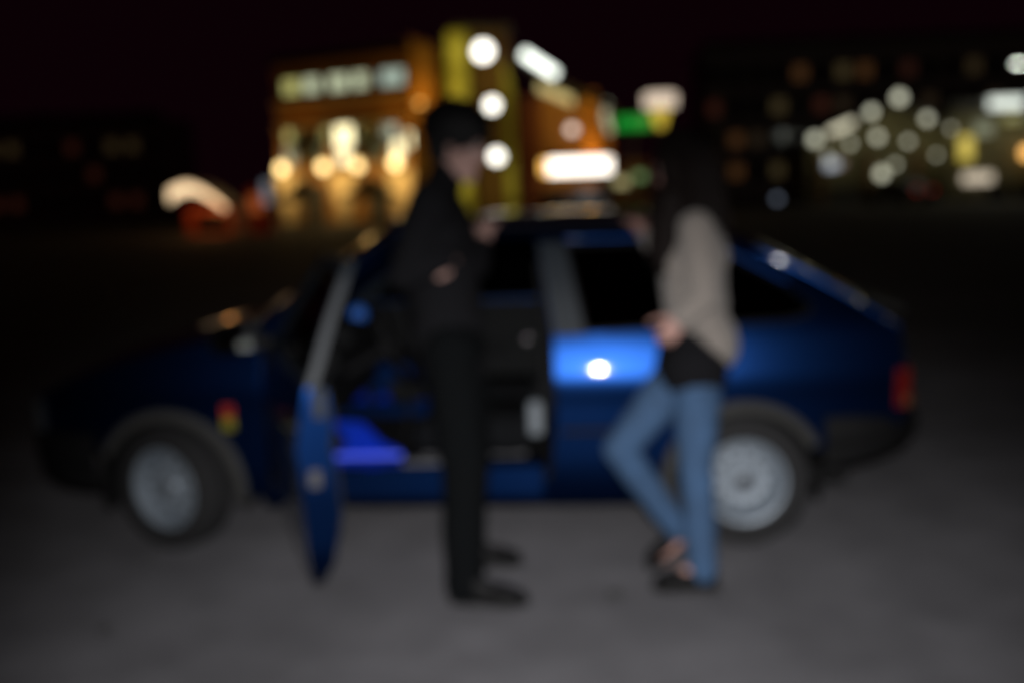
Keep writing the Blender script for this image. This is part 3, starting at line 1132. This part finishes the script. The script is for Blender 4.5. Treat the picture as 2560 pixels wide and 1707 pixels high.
for k in range(170):
    a = rnd.uniform(45, 315)                  # round the head from the forward axis
    ca, sa = math.cos(R(a)), math.sin(R(a))
    top = PH(-.02 + .06 * ca * .6, .05 * sa, .115)
    mid = PH(-.02 + .103 * ca, .092 * sa, .03 + rnd.uniform(-.02, .02))
    low = PH(-.02 + .112 * ca, .10 * sa, -.08)
    e = Vector((low.x + rnd.uniform(-.065, .03), low.y + rnd.uniform(-.03, .03), rnd.uniform(1.24, 1.40)))
    if a > 120 and a < 240:
        e.x = low.x + rnd.uniform(-.02, .05)
    lk.tube([top, mid, low, low.lerp(e, .5) + Vector((rnd.uniform(-.012, .012), rnd.uniform(-.012, .012), 0)), e], [.003, .007, .0075, .006, .0015], 5)
lk.build('hair_locks', HAIRBROWN, wb, 60)
# black top reaching over the hips
bt = Flesh()
bt.cap((1.005, -1.225, .84), (.995, -1.105, .84), .128, .128)
bt.cap((1.0, -1.17, .86), (.995, -1.16, 1.04), .130, .105, (0, 1, 0), .72)
bt.build('black_top', BLACKCLOTH, wom, .009, 4, .012, .08)
# cardigan
cg = Flesh()
cg.cap((1.025, -1.23, 1.24), (1.015, -1.08, 1.24), .108, .108)
cg.cap((1.0, -1.16, 1.28), (1.015, -1.165, 1.06), .155, .145, (0, 1, 0), .82)
cg.cap((.99, -1.22, 1.22), (.985, -1.09, 1.22), .112, .112)
cg.cap((1.035, -1.165, 1.05), (1.075, -1.17, .95), .135, .150, (0, 1, 0), .60)
cg.cap((1.065, -1.18, .97), (1.07, -1.19, .875), .145, .120, (0, 1, 0), .44)
cg.cap(LS, RS, .062, .062)
cg.cap((1.005, -1.24, 1.345), (1.005, -1.17, 1.375), .055, .052)
cg.cap((1.0, -1.08, 1.345), (1.005, -1.16, 1.375), .055, .052)
cg.chain([LS, LE, LW], [.066, .054, .038])
cg.chain([RS, RE, RW - (RW - RE) * .45], [.062, .050, .042])
cg.build('cardigan', KNIT, wom, .009, 5, .016, .07)
# jeans
jn = Flesh()
jn.cap((1.005, -1.22, .84), (.995, -1.11, .84), .116, .116)
jn.chain([LHp - Vector((0, 0, .04)), LK, (1.025, -1.25, .075)], [.098, .066, .056])
jn.chain([RHp - Vector((0, 0, .04)), RK, RAn + (RK - RAn) * .06], [.098, .066, .052])
jn.build('jeans', DENIM, wom, .008, 4, .012, .09)
shoe('shoe', (1.085, -1.25, 0), (.835, -1.25, 0), BLACKLEATHER, wom, .042, .06, .02, .07, True)
shoe('shoe', (1.0, -1.072, .115), (.835, -1.045, .0), BLACKLEATHER, wom, .040, .06, .016, .07, True)


def rebase(root):
    """meshes were modelled in place: move them into their root's own space"""
    T = Matrix.Translation(-root.location)
    todo = list(root.children)
    while todo:
        o = todo.pop()
        o.data.transform(T)
        todo += list(o.children)


rebase(man)
man.location.x += .014
rebase(wom)

# ================================================================== background
WALLOR = mat('orange_plaster', (.34, .17, .05), .85, noise=.15, scale=1.2, bump=.2, bscale=30)
WALLBR = mat('brown_plaster', (.20, .10, .045), .85, noise=.2, scale=1.5)
WALLYE = mat('yellow_cladding', (.42, .38, .08), .6, noise=.1, scale=2)
WALLRED = mat('dark_red_plaster', (.16, .05, .025), .85, noise=.2, scale=1.5)
STONE = mat('pale_stone', (.45, .36, .22), .85, noise=.15, scale=2)
WALLGR = mat('grey_panel_wall', (.30, .26, .22), .9, noise=.2, scale=.6)
WALLOL = mat('olive_wall', (.15, .14, .08), .9, noise=.2, scale=.7)
ROOFDK = mat('dark_roofing', (.05, .045, .04), .9)
FRAMEM = mat('dark_window_frame', (.05, .05, .05), .5)
DARKWIN = mat('unlit_window_glass', (.012, .012, .014), .1)
POLE = mat('grey_lamp_pole', (.22, .22, .22), .6, metal=.4)
LEAF = mat('dark_leaf', (.035, .06, .025), .7, noise=.4, scale=2)
BARK = mat('bark', (.08, .06, .045), .9, noise=.3, scale=12)
PALEGREEN = glow('pale_green_window_light', (.64, .70, .46), .9)
YELLOWGREEN = glow('yellow_green_window_light', (.62, .60, .20), .8)
BLUEGREEN = glow('cool_window_light', (.52, .68, .58), .7)
CREAM = glow('cream_window_light', (1.0, .90, .52), 2.2)
WARM = glow('warm_lamp_light', (1.0, .72, .30), 3.4)
WHITE = glow('white_lamp_light', (1.0, .97, .86), 3.6)
COOLWHITE = glow('cool_white_tube', (.93, 1.0, .90), 2.6)
SIGNWHITE = glow('white_sign_light', (1.0, .93, .82), 2.8)
SIGNEND = glow('amber_sign_light', (1.0, .52, .10), 2.0)
GREEN = glow('green_neon', (.0, .60, .05), .55)
CUPYEL = glow('yellow_sign_light', (.85, .60, .06), .75)
CUPWHT = glow('pinkish_white_sign_light', (.90, .72, .55), .95)
ORWIN = glow('dim_orange_window_light', (.55, .22, .06), .075)
YEWIN = glow('dim_yellow_window_light', (.45, .32, .12), .075)
REDWIN = glow('dim_red_window_light', (.40, .09, .04), .06)
YEDIM = glow('faint_yellow_window_light', (.45, .30, .12), .045)
REDIM = glow('faint_red_window_light', (.40, .10, .05), .04)
BRDIM = glow('faint_brown_window_light', (.42, .26, .12), .03)
PALEBULB = glow('pale_bulb_light', (.92, .92, .70), 1.0)
BLUEBULB = glow('bluish_white_light', (.55, .63, .75), .7)
YELPANEL = glow('yellow_panel_light', (.75, .58, .07), .75)
BEIGE = glow('beige_sign_light', (.85, .72, .55), .75)
KIOSKW = glow('warm_white_canopy_light', (1.0, .72, .42), 1.4)
ORLAMP = glow('orange_lamp_light', (1.0, .50, .12), 2.0)


def lamp_light(name, loc, energy, color, parent, size=.15):
    l = bpy.data.lights.new(name, 'POINT')
    l.energy = energy
    l.color = color
    l.shadow_soft_size = size
    o = bpy.data.objects.new(name, l)
    COL.objects.link(o)
    o.location = loc
    o.parent = parent
    return o


def window(parent, x, z, w, h, y, pane_m, mull=1, name='window'):
    """framed window in a wall whose face is at local y, facing -y"""
    f = MB()
    t = .09
    f.box((x, y - .03, z + h / 2 + t / 2), (w + 2 * t, .10, t))
    f.box((x, y - .03, z - h / 2 - t / 2), (w + 2 * t, .14, t))
    f.box((x - w / 2 - t / 2, y - .03, z), (t, .10, h))
    f.box((x + w / 2 + t / 2, y - .03, z), (t, .10, h))
    for k in range(1, mull + 1):
        f.box((x - w / 2 + w * k / (mull + 1), y - .03, z), (.05, .06, h))
    o = f.build(name, FRAMEM, parent)
    MB().box((x, y - .012, z), (w, .02, h)).build('pane', pane_m, o)
    return o


def wall_with_roof(parent, x0, x1, y0, y1, h, m, rm=None, par=.4):
    MB().box(((x0 + x1) / 2, (y0 + y1) / 2, h / 2), (x1 - x0, y1 - y0, h)).build('wall', m, parent)
    r = MB()
    r.box(((x0 + x1) / 2, (y0 + y1) / 2, h + .08), (x1 - x0 + .3, y1 - y0 + .3, .16))
    r.box(((x0 + x1) / 2, y0 + .05, h + .16 + par / 2), (x1 - x0 + .2, .2, par))
    r.build('roof', rm or ROOFDK, parent)


# ---- the hall with lit windows and wall lamps
hall = empty('entertainment_hall', (-8.7, 55, -1.2), R(-25.6))
tag(hall, 'orange lit hall behind the man, row of lit windows above glowing wall lamps', 'building')
wall_with_roof(hall, -10.4, 0, 0, 9, 10.6, WALLOR)
for u, w, m_ in ((9.0, 1.2, YELLOWGREEN), (7.45, 1.15, PALEGREEN), (5.45, 1.35, PALEGREEN), (3.85, 1.0, PALEGREEN), (1.6, 1.6, BLUEGREEN)):
    window(hall, -u, 9.28, w, .85, 0, m_, 1)
MB().box((-5.2, -.12, 8.35), (10.5, .24, .18)).build('cornice', STONE, hall)
MB().box((-5.2, -.10, 6.95), (10.5, .20, .14)).build('string_course', STONE, hall)
for u, w, h, z, m_ in ((9.2, 1.0, .7, 6.4, YELLOWGREEN), (5.25, 1.25, 1.3, 6.15, CREAM), (2.0, 1.1, .75, 6.3, BLUEGREEN), (9.35, .8, .9, 5.25, PALEGREEN), (5.35, .8, .7, 4.95, CREAM), (1.45, .7, .9, 5.3, CREAM), (7.45, 1.1, 1.0, 5.45, PALEGREEN), (6.6, .6, .8, 6.35, YELLOWGREEN), (4.0, .6, .8, 6.35, YELLOWGREEN), (3.0, 1.1, 1.0, 5.45, PALEGREEN), (.45, .55, .8, 5.8, CREAM)):
    window(hall, -u, z, w, h, 0, m_, 1)
for u in (9.45, 5.3, 1.15):
    MB().prism([(-u - 1.05, 4.15), (-u + 1.05, 4.15), (-u + .28, 1.2), (-u + .25, 0), (-u - .25, 0), (-u - .28, 1.2)], -.02, -.40, lambda a, b, h: (a, h, b)).build('tapered_pier', STONE, hall)
for u in (9.65, 6.45, 3.9, 1.25):
    lm = MB()
    lm.lathe([(0, -.34), (.16, -.28), (.27, -.12), (.30, .05), (.24, .22), (.10, .32), (0, .34)], 16, Matrix.Translation((-u, -.62, 4.5)))
    lo = lm.build('wall_lamp', WARM, hall, 60)
    br = MB()
    br.tube([(-u, 0, 4.25), (-u, -.4, 4.05), (-u, -.62, 4.15)], .04, 8)
    br.build('bracket', DARKMETAL, lo)
    lamp_light('wall_lamp_light', (-u, -1.3, 4.6), 34, (1.0, .55, .14), hall, .3)
for u in (7.7, 3.0):
    MB().box((-u, -.03, 2.3), (1.5, .12, 2.4)).build('door', FRAMEM, hall)
for u in (9.45, 5.3, 1.15):
    lamp_light('pier_light', (-u, -1.5, 3.4), 100, (1.0, .66, .24), hall, .3)
lamp_light('cornice_light', (-8.3, -1.6, 6.6), 22, (1.0, .42, .05), hall, .4)
lamp_light('cornice_light', (-1.3, -1.6, 6.6), 26, (1.0, .48, .05), hall, .4)

# ---- the orange pylon and the tower with three round lamps
pyl = empty('orange_pylon', (-8.25, 54, -1.2))
tag(pyl, 'orange lit wall pylon with slanted top left of the yellow column', 'pylon')
MB().prism([(-.70, 0), (.72, 0), (.70, 10.55), (-.62, 11.15)], 0, .9, lambda a, b, h: (a, h, b)).build('wall', WALLOR, pyl)
MB().prism([(-.70, 11.17), (.78, 10.55), (.78, 10.68), (-.70, 11.30)], -.08, .98, lambda a, b, h: (a, h, b)).build('coping', WALLBR, pyl)
lamp_light('pylon_uplight', (-.1, -1.3, 8.0), 70, (1.0, .50, .06), pyl, .3)
MB().lathe([(.10, -.1), (.16, .05), (.16, .08), (0, .08)], 12, Matrix.Translation((-.1, -.45, 7.6))).build('uplight_lamp', ORLAMP, pyl, 50)

tow = empty('lamp_tower', (-5.0, 54, -1.2))
tag(tow, 'tall brown tower with yellow edge columns carrying three big white round lamps', 'tower')
MB().box((.10, 1.6, 5.7), (2.6, 3.0, 11.4)).build('wall', WALLBR, tow)
MB().box((-1.20, -.25, 5.7), (1.20, .7, 11.4), bev=.08).build('yellow_column', WALLYE, tow)
MB().prism([(1.20, 0), (1.75, 0), (1.75, 8.2), (1.35, 9.6), (1.20, 9.6)], -.35, .3, lambda a, b, h: (a, h, b)).build('yellow_column', WALLYE, tow)
MB().box((.1, 1.3, 11.5), (3.2, 4.0, .2)).build('roof', ROOFDK, tow)
for x, z, r in ((.18, 10.26, .50), (.57, 7.39, .36), (.72, 4.62, .36)):
    lo = MB().lathe([(0, -r * .55), (r * .6, -r * .45), (r * .9, -r * .2), (r, 0)], 28, Matrix.Translation((x, -.05, z)) @ Matrix.Rotation(R(-90), 4, 'X')).build('round_lamp', WHITE, tow, 60)
    MB().lathe([(r, -.10), (r + .08, -.10), (r + .08, .12), (r, .12)], 28, Matrix.Translation((x, -.02, z)) @ Matrix.Rotation(R(-90), 4, 'X'), closed=True).build('lamp_rim', FRAMEM, lo, 50)
for x, z, e in ((-1.2, 10.3, 34), (-1.2, 8.2, 26), (-1.2, 3.2, 30), (1.5, 3.2, 22), (1.4, 9.0, 22)):
    lamp_light('tower_lamp_light', (x, -1.7, z), e, (1.0, .86, .22), tow, .3)

# ---- the cafe wing with slanted roof, white tube and sign
wing = empty('cafe_wing', (0, 56, -1.2))
tag(wing, 'low orange cafe with slanted roof edge, white light tube and bright white sign', 'building')
MB().box((-2.55, 1.5, 4.0), (1.2, 3.0, 8.0)).build('dark_pier', WALLRED, wing)
MB().prism([(-1.94, 0), (2.1, 0), (2.1, 6.9), (.5, 7.4), (-1.94, 8.6)], .3, 6, lambda a, b, h: (a, h, b)).build('wall', WALLOR, wing)
MB().prism([(-2.95, 9.7), (2.5, 6.7), (2.5, 7.0), (-2.95, 10.0)], -.5, 6.2, lambda a, b, h: (a, h, b)).build('roof', ROOFDK, wing)
MB().tube([(-2.75, -.6, 10.27), (-.95, -.6, 9.02)], .26, 12).build('light_tube', COOLWHITE, wing, 50)
fa = MB()
fa.prism([(-2.0, 8.25), (-.05, 7.35), (-.05, 7.85), (-2.0, 8.75)], .05, .28, lambda a, b, h: (a, h, b))
fa.build('lit_fascia', glow('pale_yellow_fascia_light', (.75, .62, .26), .75), wing)
MB().box((.92, .05, 4.05), (.75, .6, 8.1), bev=.05).build('orange_column', mat('orange_cladding', (.62, .28, .05), .6), wing)
MB().tube([(1.80, .0, 7.5), (1.72, -.05, 6.6), (2.0, .0, 5.8)], .13, 10).build('pale_tube', glow('pale_green_tube', (.62, .66, .46), .8), wing, 60)
MB().lathe([(0, -.25), (.2, -.18), (.28, 0), (.2, .18), (0, .25)], 16, Matrix.Translation((-.15, -.05, 6.03))).build('round_lamp', glow('pinkish_lamp', (1.0, .82, .72), 1.5), wing, 60)
sg = MB().box((.15, -.35, 3.95), (3.9, .35, 1.0), bev=.06).build('sign_box', FRAMEM, wing)
MB().box((.25, -.54, 3.97), (3.5, .03, .88)).build('sign_face', SIGNWHITE, sg)
MB().box((-1.72, -.54, 3.97), (.40, .03, .80)).build('sign_end', SIGNEND, sg)
MB().box((.1, -.2, 1.5), (3.6, .5, 2.4)).build('shop_window', DARKWIN, wing)
for x, z, e, c in ((.9, 4.9, 55, (1, .50, .08)), (-1.2, 6.9, 24, (1, .58, .12)), (.7, 7.6, 14, (1, .62, .10)), (-.6, 3.2, 35, (1, .65, .3))):
    lamp_light('cafe_lamp_light', (x, -1.3, z), e, c, wing, .3)
for x, z, m_ in ((2.55, 3.0, glow('dull_yellow_lamp', (.5, .47, .22), .8)), (3.5, 3.3, glow('dull_green_lamp', (.18, .36, .14), .7))):
    MB().box((x, -.3, z), (.75, .2, .42), bev=.05).build('shop_light', m_, wing)
MB().box((3.1, 1.5, 2.1), (2.0, 3, 4.2)).build('annexe_wall', WALLBR, wing)

# ---- green neon sign and the cup-shaped sign on posts
gs = empty('green_neon_sign', (3.0, 50, -1.1))
tag(gs, 'green neon sign on a post right of the white cafe sign', 'sign')
MB().box((0, .06, 5.83), (1.95, .12, .82), bev=.03).build('sign_board', FRAMEM, gs)
n_ = MB()
for zz in (5.65, 6.02):
    n_.tube([(-.85, -.05, zz), (.85, -.05, zz)], .06, 8)
for k in range(5):
    n_.tube([(-.8 + .4 * k, -.05, 5.65), (-.6 + .4 * k, -.05, 6.02)], .06, 8)
n_.build('neon_tube', GREEN, gs, 60)
MB().box((0, -.012, 5.83), (1.8, .02, .7)).build('lit_face', glow('green_face', (.0, .50, .05), .16), gs)
MB().tube([(0, .1, 0), (0, .1, 5.5)], .08, 10).build('post', POLE, gs, 60)
cs = empty('cup_sign', (4.35, 49.5, -1.1))
tag(cs, 'cup-shaped light sign, white above and yellow below, beside the green neon', 'sign')
MB().prism([(-.45, 6.42), (.45, 6.42), (.18, 5.5), (-.18, 5.5)], -.15, .15, lambda a, b, h: (a, h, b)).build('cup', CUPYEL, cs)
MB().prism([(-.78, 6.5), (.78, 6.5), (.82, 7.1), (.55, 7.22), (-.55, 7.22), (-.82, 7.1)], -.18, .18, lambda a, b, h: (a, h, b)).build('cup_top', CUPWHT, cs)
MB().tube([(0, 0, 0), (0, 0, 5.5)], .07, 10).build('post', POLE, cs, 60)

# ---- street lamps
def street_lamp(loc, h, arm, m, label, group=None, e=0, col=(1, .95, .8), rz=0.0):
    o = empty('street_lamp', loc, rz)
    tag(o, label, 'lamp', group)
    MB().tube([(0, 0, 0), (0, 0, h * .5), (0, 0, h - .3), (arm * .4, 0, h), (arm, 0, h + .05)], [.09, .075, .06, .05, .04], 10).build('pole', POLE, o, 60)
    MB().box((arm + .25, 0, h + .06), (.75, .28, .14), bev=.05).build('lamp_head', POLE, o, 40)
    MB().box((arm + .25, 0, h - .03), (.6, .24, .08), bev=.03).build('lamp_lens', m, o, 40)
    if e:
        lamp_light('lamp_light', (arm + .25, 0, h - .3), e, col, o, .2)
    return o


street_lamp((6.2, 40, 0), 5.9, -1.2, mat('unlit_lens', (.3, .3, .3), .3), 'unlit grey street lamp above the head of the long-haired person')

# ---- ball-clipped trees in front of the hall
def ball_tree(loc, h, r, label, seed, group):
    rn = random.Random(seed)
    o = empty('ball_tree', loc)
    tag(o, label, 'tree', group)
    t = MB()
    t.tube([(0, 0, 0), (.03, 0, h * .4), (0, .03, h - r * .6), (0, 0, h)], [.14, .11, .09, .04], 8)
    for k in range(7):
        a = rn.uniform(0, 6.28)
        t.tube([(0, 0, h - r * .7), (r * .45 * math.cos(a), r * .45 * math.sin(a), h + rn.uniform(-.2, .4) * r), (r * .8 * math.cos(a), r * .8 * math.sin(a), h + rn.uniform(-.3, .6) * r)], [.06, .04, .015], 5)
    t.build('trunk', BARK, o, 60)
    V, F = [], []
    for k in range(2600):
        d = Vector((rn.gauss(0, 1), rn.gauss(0, 1), rn.gauss(0, 1))).normalized()
        q = d * r * (rn.random() ** .35) * (1 + .18 * math.sin(5 * d.x + 4 * d.z + seed))
        c = Vector((0, 0, h)) + q
        a = Vector((rn.gauss(0, 1), rn.gauss(0, 1), rn.gauss(0, 1))).normalized()
        b = a.orthogonal().normalized()
        s_ = rn.uniform(.05, .10)
        k0 = len(V)
        V += [c - a * s_, c + b * s_ * .5, c + a * s_, c - b * s_ * .5]
        F.append((k0, k0 + 1, k0 + 2, k0 + 3))
    from_vf('crown', V, F, LEAF, o)
    return o


ball_tree((-15.3, 56.2, 0), 4.5, 1.15, 'dark round tree before the hall, the one farther from the tower', 1, 'round trees in front of the hall')
ball_tree((-11.35, 54.4, 0), 4.4, 1.15, 'dark round tree before the hall, the one nearer the tower', 2, 'round trees in front of the hall')


def parasol(loc, r, h, label, group, m):
    o = empty('parasol', loc)
    tag(o, label, 'parasol', group)
    MB().tube([(0, 0, 0), (0, 0, h)], .035, 8).build('pole', POLE, o, 60)
    MB().lathe([(.03, h + .05), (r * .5, h - .42), (r, h - .95), (r, h - 1.08), (r - .03, h - 1.08), (r * .5, h - .47), (.03, h)], 8, None, closed=True).build('canopy', m, o)
    MB().lathe([(.3, 0), (.3, .08), (.06, .1), (.05, .3)], 12).build('base', DARKMETAL, o, 40)
    return o


PCAN = mat('dark_canvas', (.03, .028, .022), .9)
parasol((-15.4, 54.6, 0), 1.5, 2.5, 'dark closed-edge parasol under the tree farther from the tower', 'dark parasols before the hall', PCAN)
parasol((-11.2, 52.8, 0), 1.5, 2.5, 'dark closed-edge parasol under the tree nearer the tower', 'dark parasols before the hall', PCAN)

# ---- kiosk with glowing canopy on the left
kio = empty('kiosk', (-16.7, 42, -.85))
tag(kio, 'small red kiosk with a glowing curved white canopy, left of the hall', 'kiosk')
MB().box((.3, .9, 1.05), (2.2, 1.6, 2.1), bev=.05).build('body', mat('red_kiosk_paint', (.30, .05, .015), .6), kio)
cv = []
for k in range(13):
    t = k / 12
    x = -1.35 + 2.55 * t
    z = 2.45 + .78 * math.sin(math.pi * min(1, t * .75 + .22)) - .55 * max(0, t - .35)
    cv.append([(x, -.25, z), (x, .5, z + .10), (x, 1.9, z + .05)])
MB().slab(cv, (0, 0, -.06)).build('canopy', mat('white_canopy', (.7, .65, .55), .6), kio, 40)
cf = [[(x0[0], -.27, x0[2] - .62 + .4 * k_ / 12), (x0[0], -.27, x0[2] - .02)] for k_, x0 in enumerate([r[0] for r in cv])]
MB().slab(cf, (0, .03, 0)).build('lit_canopy_edge', KIOSKW, kio)
MB().box((.45, .06, 1.45), (1.4, .05, .8)).build('serving_hatch', DARKWIN, kio)
lamp_light('kiosk_light', (.5, -.9, 2.0), 45, (1, .40, .10), kio, .2)
ven = empty('vending_machine', (-14.0, 42, -.92))
tag(ven, 'vending machine with red panel and pale blue lit side, right of the kiosk', 'machine')
MB().box((0, .4, 1.5), (1.1, .8, 3.0), bev=.05).build('cabinet', mat('red_cabinet', (.3, .04, .02), .5), ven)
MB().box((-.18, -.02, 2.25), (.6, .04, .75)).build('red_panel', glow('red_panel_light', (.75, .14, .03), .30), ven)
MB().box((.36, -.02, 2.75), (.34, .04, 1.0)).build('lit_panel', glow('pale_blue_panel', (.35, .45, .55), .35), ven)

# ---- apartment blocks, far
def block(loc, w, d, h, rz, m, label, cols, rows, lit, group=None, fh=3.0, z0=1.9):
    o = empty('apartment_block', loc, rz)
    tag(o, label, 'building', group)
    wall_with_roof(o, 0, w, 0, d, h, m)
    dx = w / cols
    for i in range(cols):
        for j in range(rows):
            window(o, dx * (i + .5), z0 + j * fh, 1.25, 1.35, 0, lit.get((i, j), DARKWIN), 1)
    for j in range(1, rows):
        MB().box((w / 2, -.015, j * fh + .35), (w, .03, .06)).build('panel_joint', ROOFDK, o)
    for k in range(3):
        MB().box((w * (.2 + .3 * k), d * .5, h + .7), (1.4, 1.4, 1.3)).build('roof_hut', WALLGR, o)
    return o


block((12.0, 100, 0), 30, 12, 14.4, 0, WALLGR, 'dark apartment block with a few dim orange windows, behind the lit pavilion', 15, 4,
      {(1, 0): ORWIN, (1, 1): ORWIN, (3, 2): YEWIN, (4, 3): ORWIN, (6, 3): YEWIN, (7, 3): ORWIN, (5, 2): REDWIN, (3, 0): YEWIN, (0, 2): REDWIN, (2, 1): BRDIM, (4, 0): BRDIM, (6, 2): BRDIM, (8, 1): YEDIM, (9, 3): REDIM, (10, 2): BRDIM, (12, 3): YEDIM, (13, 2): BRDIM, (5, 1): YEDIM, (0, 0): BRDIM}, 'far apartment blocks', z0=2.7)
block((-66, 110, 0), 20, 12, 10.8, R(4), WALLGR, 'dark apartment block with dim orange windows at the far left edge', 9, 4,
      {(0, 2): YEDIM, (1, 2): YEDIM, (6, 2): YEDIM, (7, 2): YEDIM, (5, 1): REDIM, (0, 0): REDIM, (1, 0): REDIM, (6, 0): REDIM, (7, 0): REDIM, (4, 2): REDIM}, 'far apartment blocks')

# ---- pavilion with bulbs along its gable, right
pav = empty('gabled_pavilion', (20.2, 65, -1.42))
tag(pav, 'gabled pavilion outlined by pale bulbs along its sloping roof edges', 'pavilion')
MB().prism([(-5.4, 0), (5.4, 0), (5.4, 5.2), (0, 7.6), (-5.4, 5.2)], .5, 9, lambda a, b, h: (a, h, b)).build('wall', WALLOL, pav)
MB().prism([(-5.8, 5.0), (0, 7.58), (5.8, 5.0), (5.8, 5.25), (0, 7.85), (-5.8, 5.25)], -.3, 9.3, lambda a, b, h: (a, h, b)).build('roof', ROOFDK, pav)


def bulb(parent, x, y, z, r, m):
    return MB().lathe([(0, -r), (r * .7, -r * .7), (r, 0), (r * .7, r * .7), (0, r)], 14, Matrix.Translation((x, y, z))).build('bulb', m, parent, 60)


for x, z, r in ((0, 7.92, .36), (-1.7, 7.09, .31), (-5.17, 5.53, .34), (1.72, 6.55, .27), (-2.79, 5.22, .20), (-1.3, 5.52, .28), (.82, 5.22, .20), (-.79, 3.25, .34), (.05, 3.8, .18), (3.2, 5.9, .16), (4.4, 4.6, .2), (2.6, 4.3, .15), (-4.2, 4.5, .15)):
    bulb(pav, x, -.6 if z > 5.4 else .2, z, r, PALEBULB)
MB().tube([(-4.3, -.6, 5.92), (-2.8, -.6, 6.55)], .20, 10).build('light_tube', glow('pale_tube_light', (.85, .80, .58), 1.1), pav, 60)
MB().box((-3.9, .42, 3.95), (.8, .1, .6), bev=.03).build('window', BLUEBULB, pav)
MB().box((-3.25, .42, 3.95), (.35, .1, .45), bev=.03).build('window', glow('pinkish_window_light', (.45, .28, .30), .3), pav)
for x in (-4.5, -1.5, 1.5, 4.5):
    MB().box((x, .35, 2.3), (.3, .3, 4.6), bev=.03).build('post', WALLBR, pav)
for x in (-3.0, 0, 3.0):
    MB().box((x, .45, 1.4), (2.0, .1, 2.2)).build('door', FRAMEM, pav)
for x, z in ((-3.5, 4.6), (-.6, 6.2), (2.2, 5.0)):
    lamp_light('bulb_light', (x, -1.0, z), 15, (1, .88, .5), pav, .3)

# ---- shop at the right edge
sh = empty('corner_shop', (23.4, 64, -1.4))
tag(sh, 'olive shop at the right edge with white roof sign and yellow lit doorway', 'building')
wall_with_roof(sh, 0, 9, 0.3, 8, 6.9, WALLOL)
MB().box((3.2, .1, 7.28), (2.1, .3, .66), bev=.05).build('roof_sign', glow('cool_sign_light', (.82, .90, .82), 1.0), sh)
MB().box((3.6, .16, 6.35), (.9, .2, .5)).build('lit_panel', glow('olive_panel', (.42, .40, .04), .35), sh)
MB().box((.85, .16, 4.6), (.75, .2, 1.5)).build('lit_doorway', YELPANEL, sh)
MB().box((1.55, .0, 2.75), (1.75, .3, .62), bev=.05).build('low_sign', BEIGE, sh)
MB().box((1.9, .22, 5.75), (1.0, .1, .8)).build('window', glow('dull_green_window', (.25, .33, .22), .3), sh)
MB().lathe([(0, -.4), (.3, -.28), (.4, 0), (.3, .28), (0, .4)], 14, Matrix.Translation((4.45, -.2, 4.2))).build('round_lamp', ORLAMP, sh, 60)
for k in range(4):
    MB().box((2.9 + 1.6 * k, .27, 1.4), (1.3, .1, 1.9)).build('shop_window', DARKWIN, sh)
for x, z in ((1.0, 5.2), (3.4, 5.4), (6, 4.5)):
    lamp_light('shop_light', (x, -1.2, z), 14, (1, .80, .4), sh, .3)
street_lamp((28.2, 62.5, 0), 8.1, -1.8, glow('street_lamp_light', (.9, 1.0, .85), 5.0), 'tall lit street lamp above the olive shop', None, 220, (.95, 1, .85))

# ---- low post lamp and a dark parked car far behind
pl_ = empty('bollard_lamp', (12.8, 65, 0))
tag(pl_, 'low bluish post lamp right of the long-haired person', 'lamp')
MB().tube([(0, 0, 0), (0, 0, .30)], .08, 10).build('post', POLE, pl_, 60)
bulb(pl_, 0, 0, .45, .22, glow('dim_bluish_lamp', (.30, .36, .48), .6))


def far_car(loc, rz, label):
    o = empty('parked_car', loc, rz)
    tag(o, label, 'car')
    prof = [(-2.0, .35), (2.0, .35), (2.05, .75), (1.9, .95), (1.3, 1.0), (.8, 1.42), (-.6, 1.42), (-1.15, .98), (-1.95, .82), (-2.05, .6)]
    MB().prism(prof, -.8, .8, lambda a, b, h: (a, h * (1 if b < 1.1 else .8), b)).build('body', mat('dark_car_paint', (.03, .03, .035), .35, coat=.8), o)
    for x in (-1.25, 1.25):
        for y in (-.74, .74):
            MB().lathe([(.17, -.09), (.29, -.09), (.31, -.05), (.31, .05), (.29, .09), (.17, .09)], 20, Matrix.Translation((x, y, .31)) @ Matrix.Rotation(R(90), 4, 'X'), closed=True).build('wheel', RUBBER, o, 40)
    for s in (-1, 1):
        MB().prism([(-1.0, 1.0), (1.0, 1.02), (.72, 1.36), (-.55, 1.36)], s * .801, s * .805, lambda a, b, h: (a, h * (.99 if b < 1.1 else .83), b)).build('side_window', DARKWIN, o)
        MB().box((2.03, s * .6, .78), (.06, .28, .14)).build('tail_light', glow('far_tail_light', (.6, .03, .02), .5), o)
    return o


far_car((18.4, 58, 0), R(-62), 'dark parked car with red tail lights in front of the pavilion')

# ---- loose stones on the asphalt near the people
def stone(loc, r, label, seed):
    rn = random.Random(seed)
    bm = bmesh.new()
    bmesh.ops.create_icosphere(bm, subdivisions=2, radius=r)
    for v in bm.verts:
        v.co *= 1 + rn.uniform(-.18, .18)
        v.co.z *= .5
    me = bpy.data.meshes.new('stone')
    bm.to_mesh(me)
    bm.free()
    o = link('stone', me, mat('dark_stone', (.03, .03, .03), .9), None, 60)
    o.location = (*loc, r * .4)
    tag(o, label, 'stone', 'loose stones on the asphalt')


stone((.69, -1.33), .028, 'small dark stone on the asphalt between the two people', 1)
stone((-1.12, -1.63), .024, 'small dark stone on the asphalt at the lower left', 2)
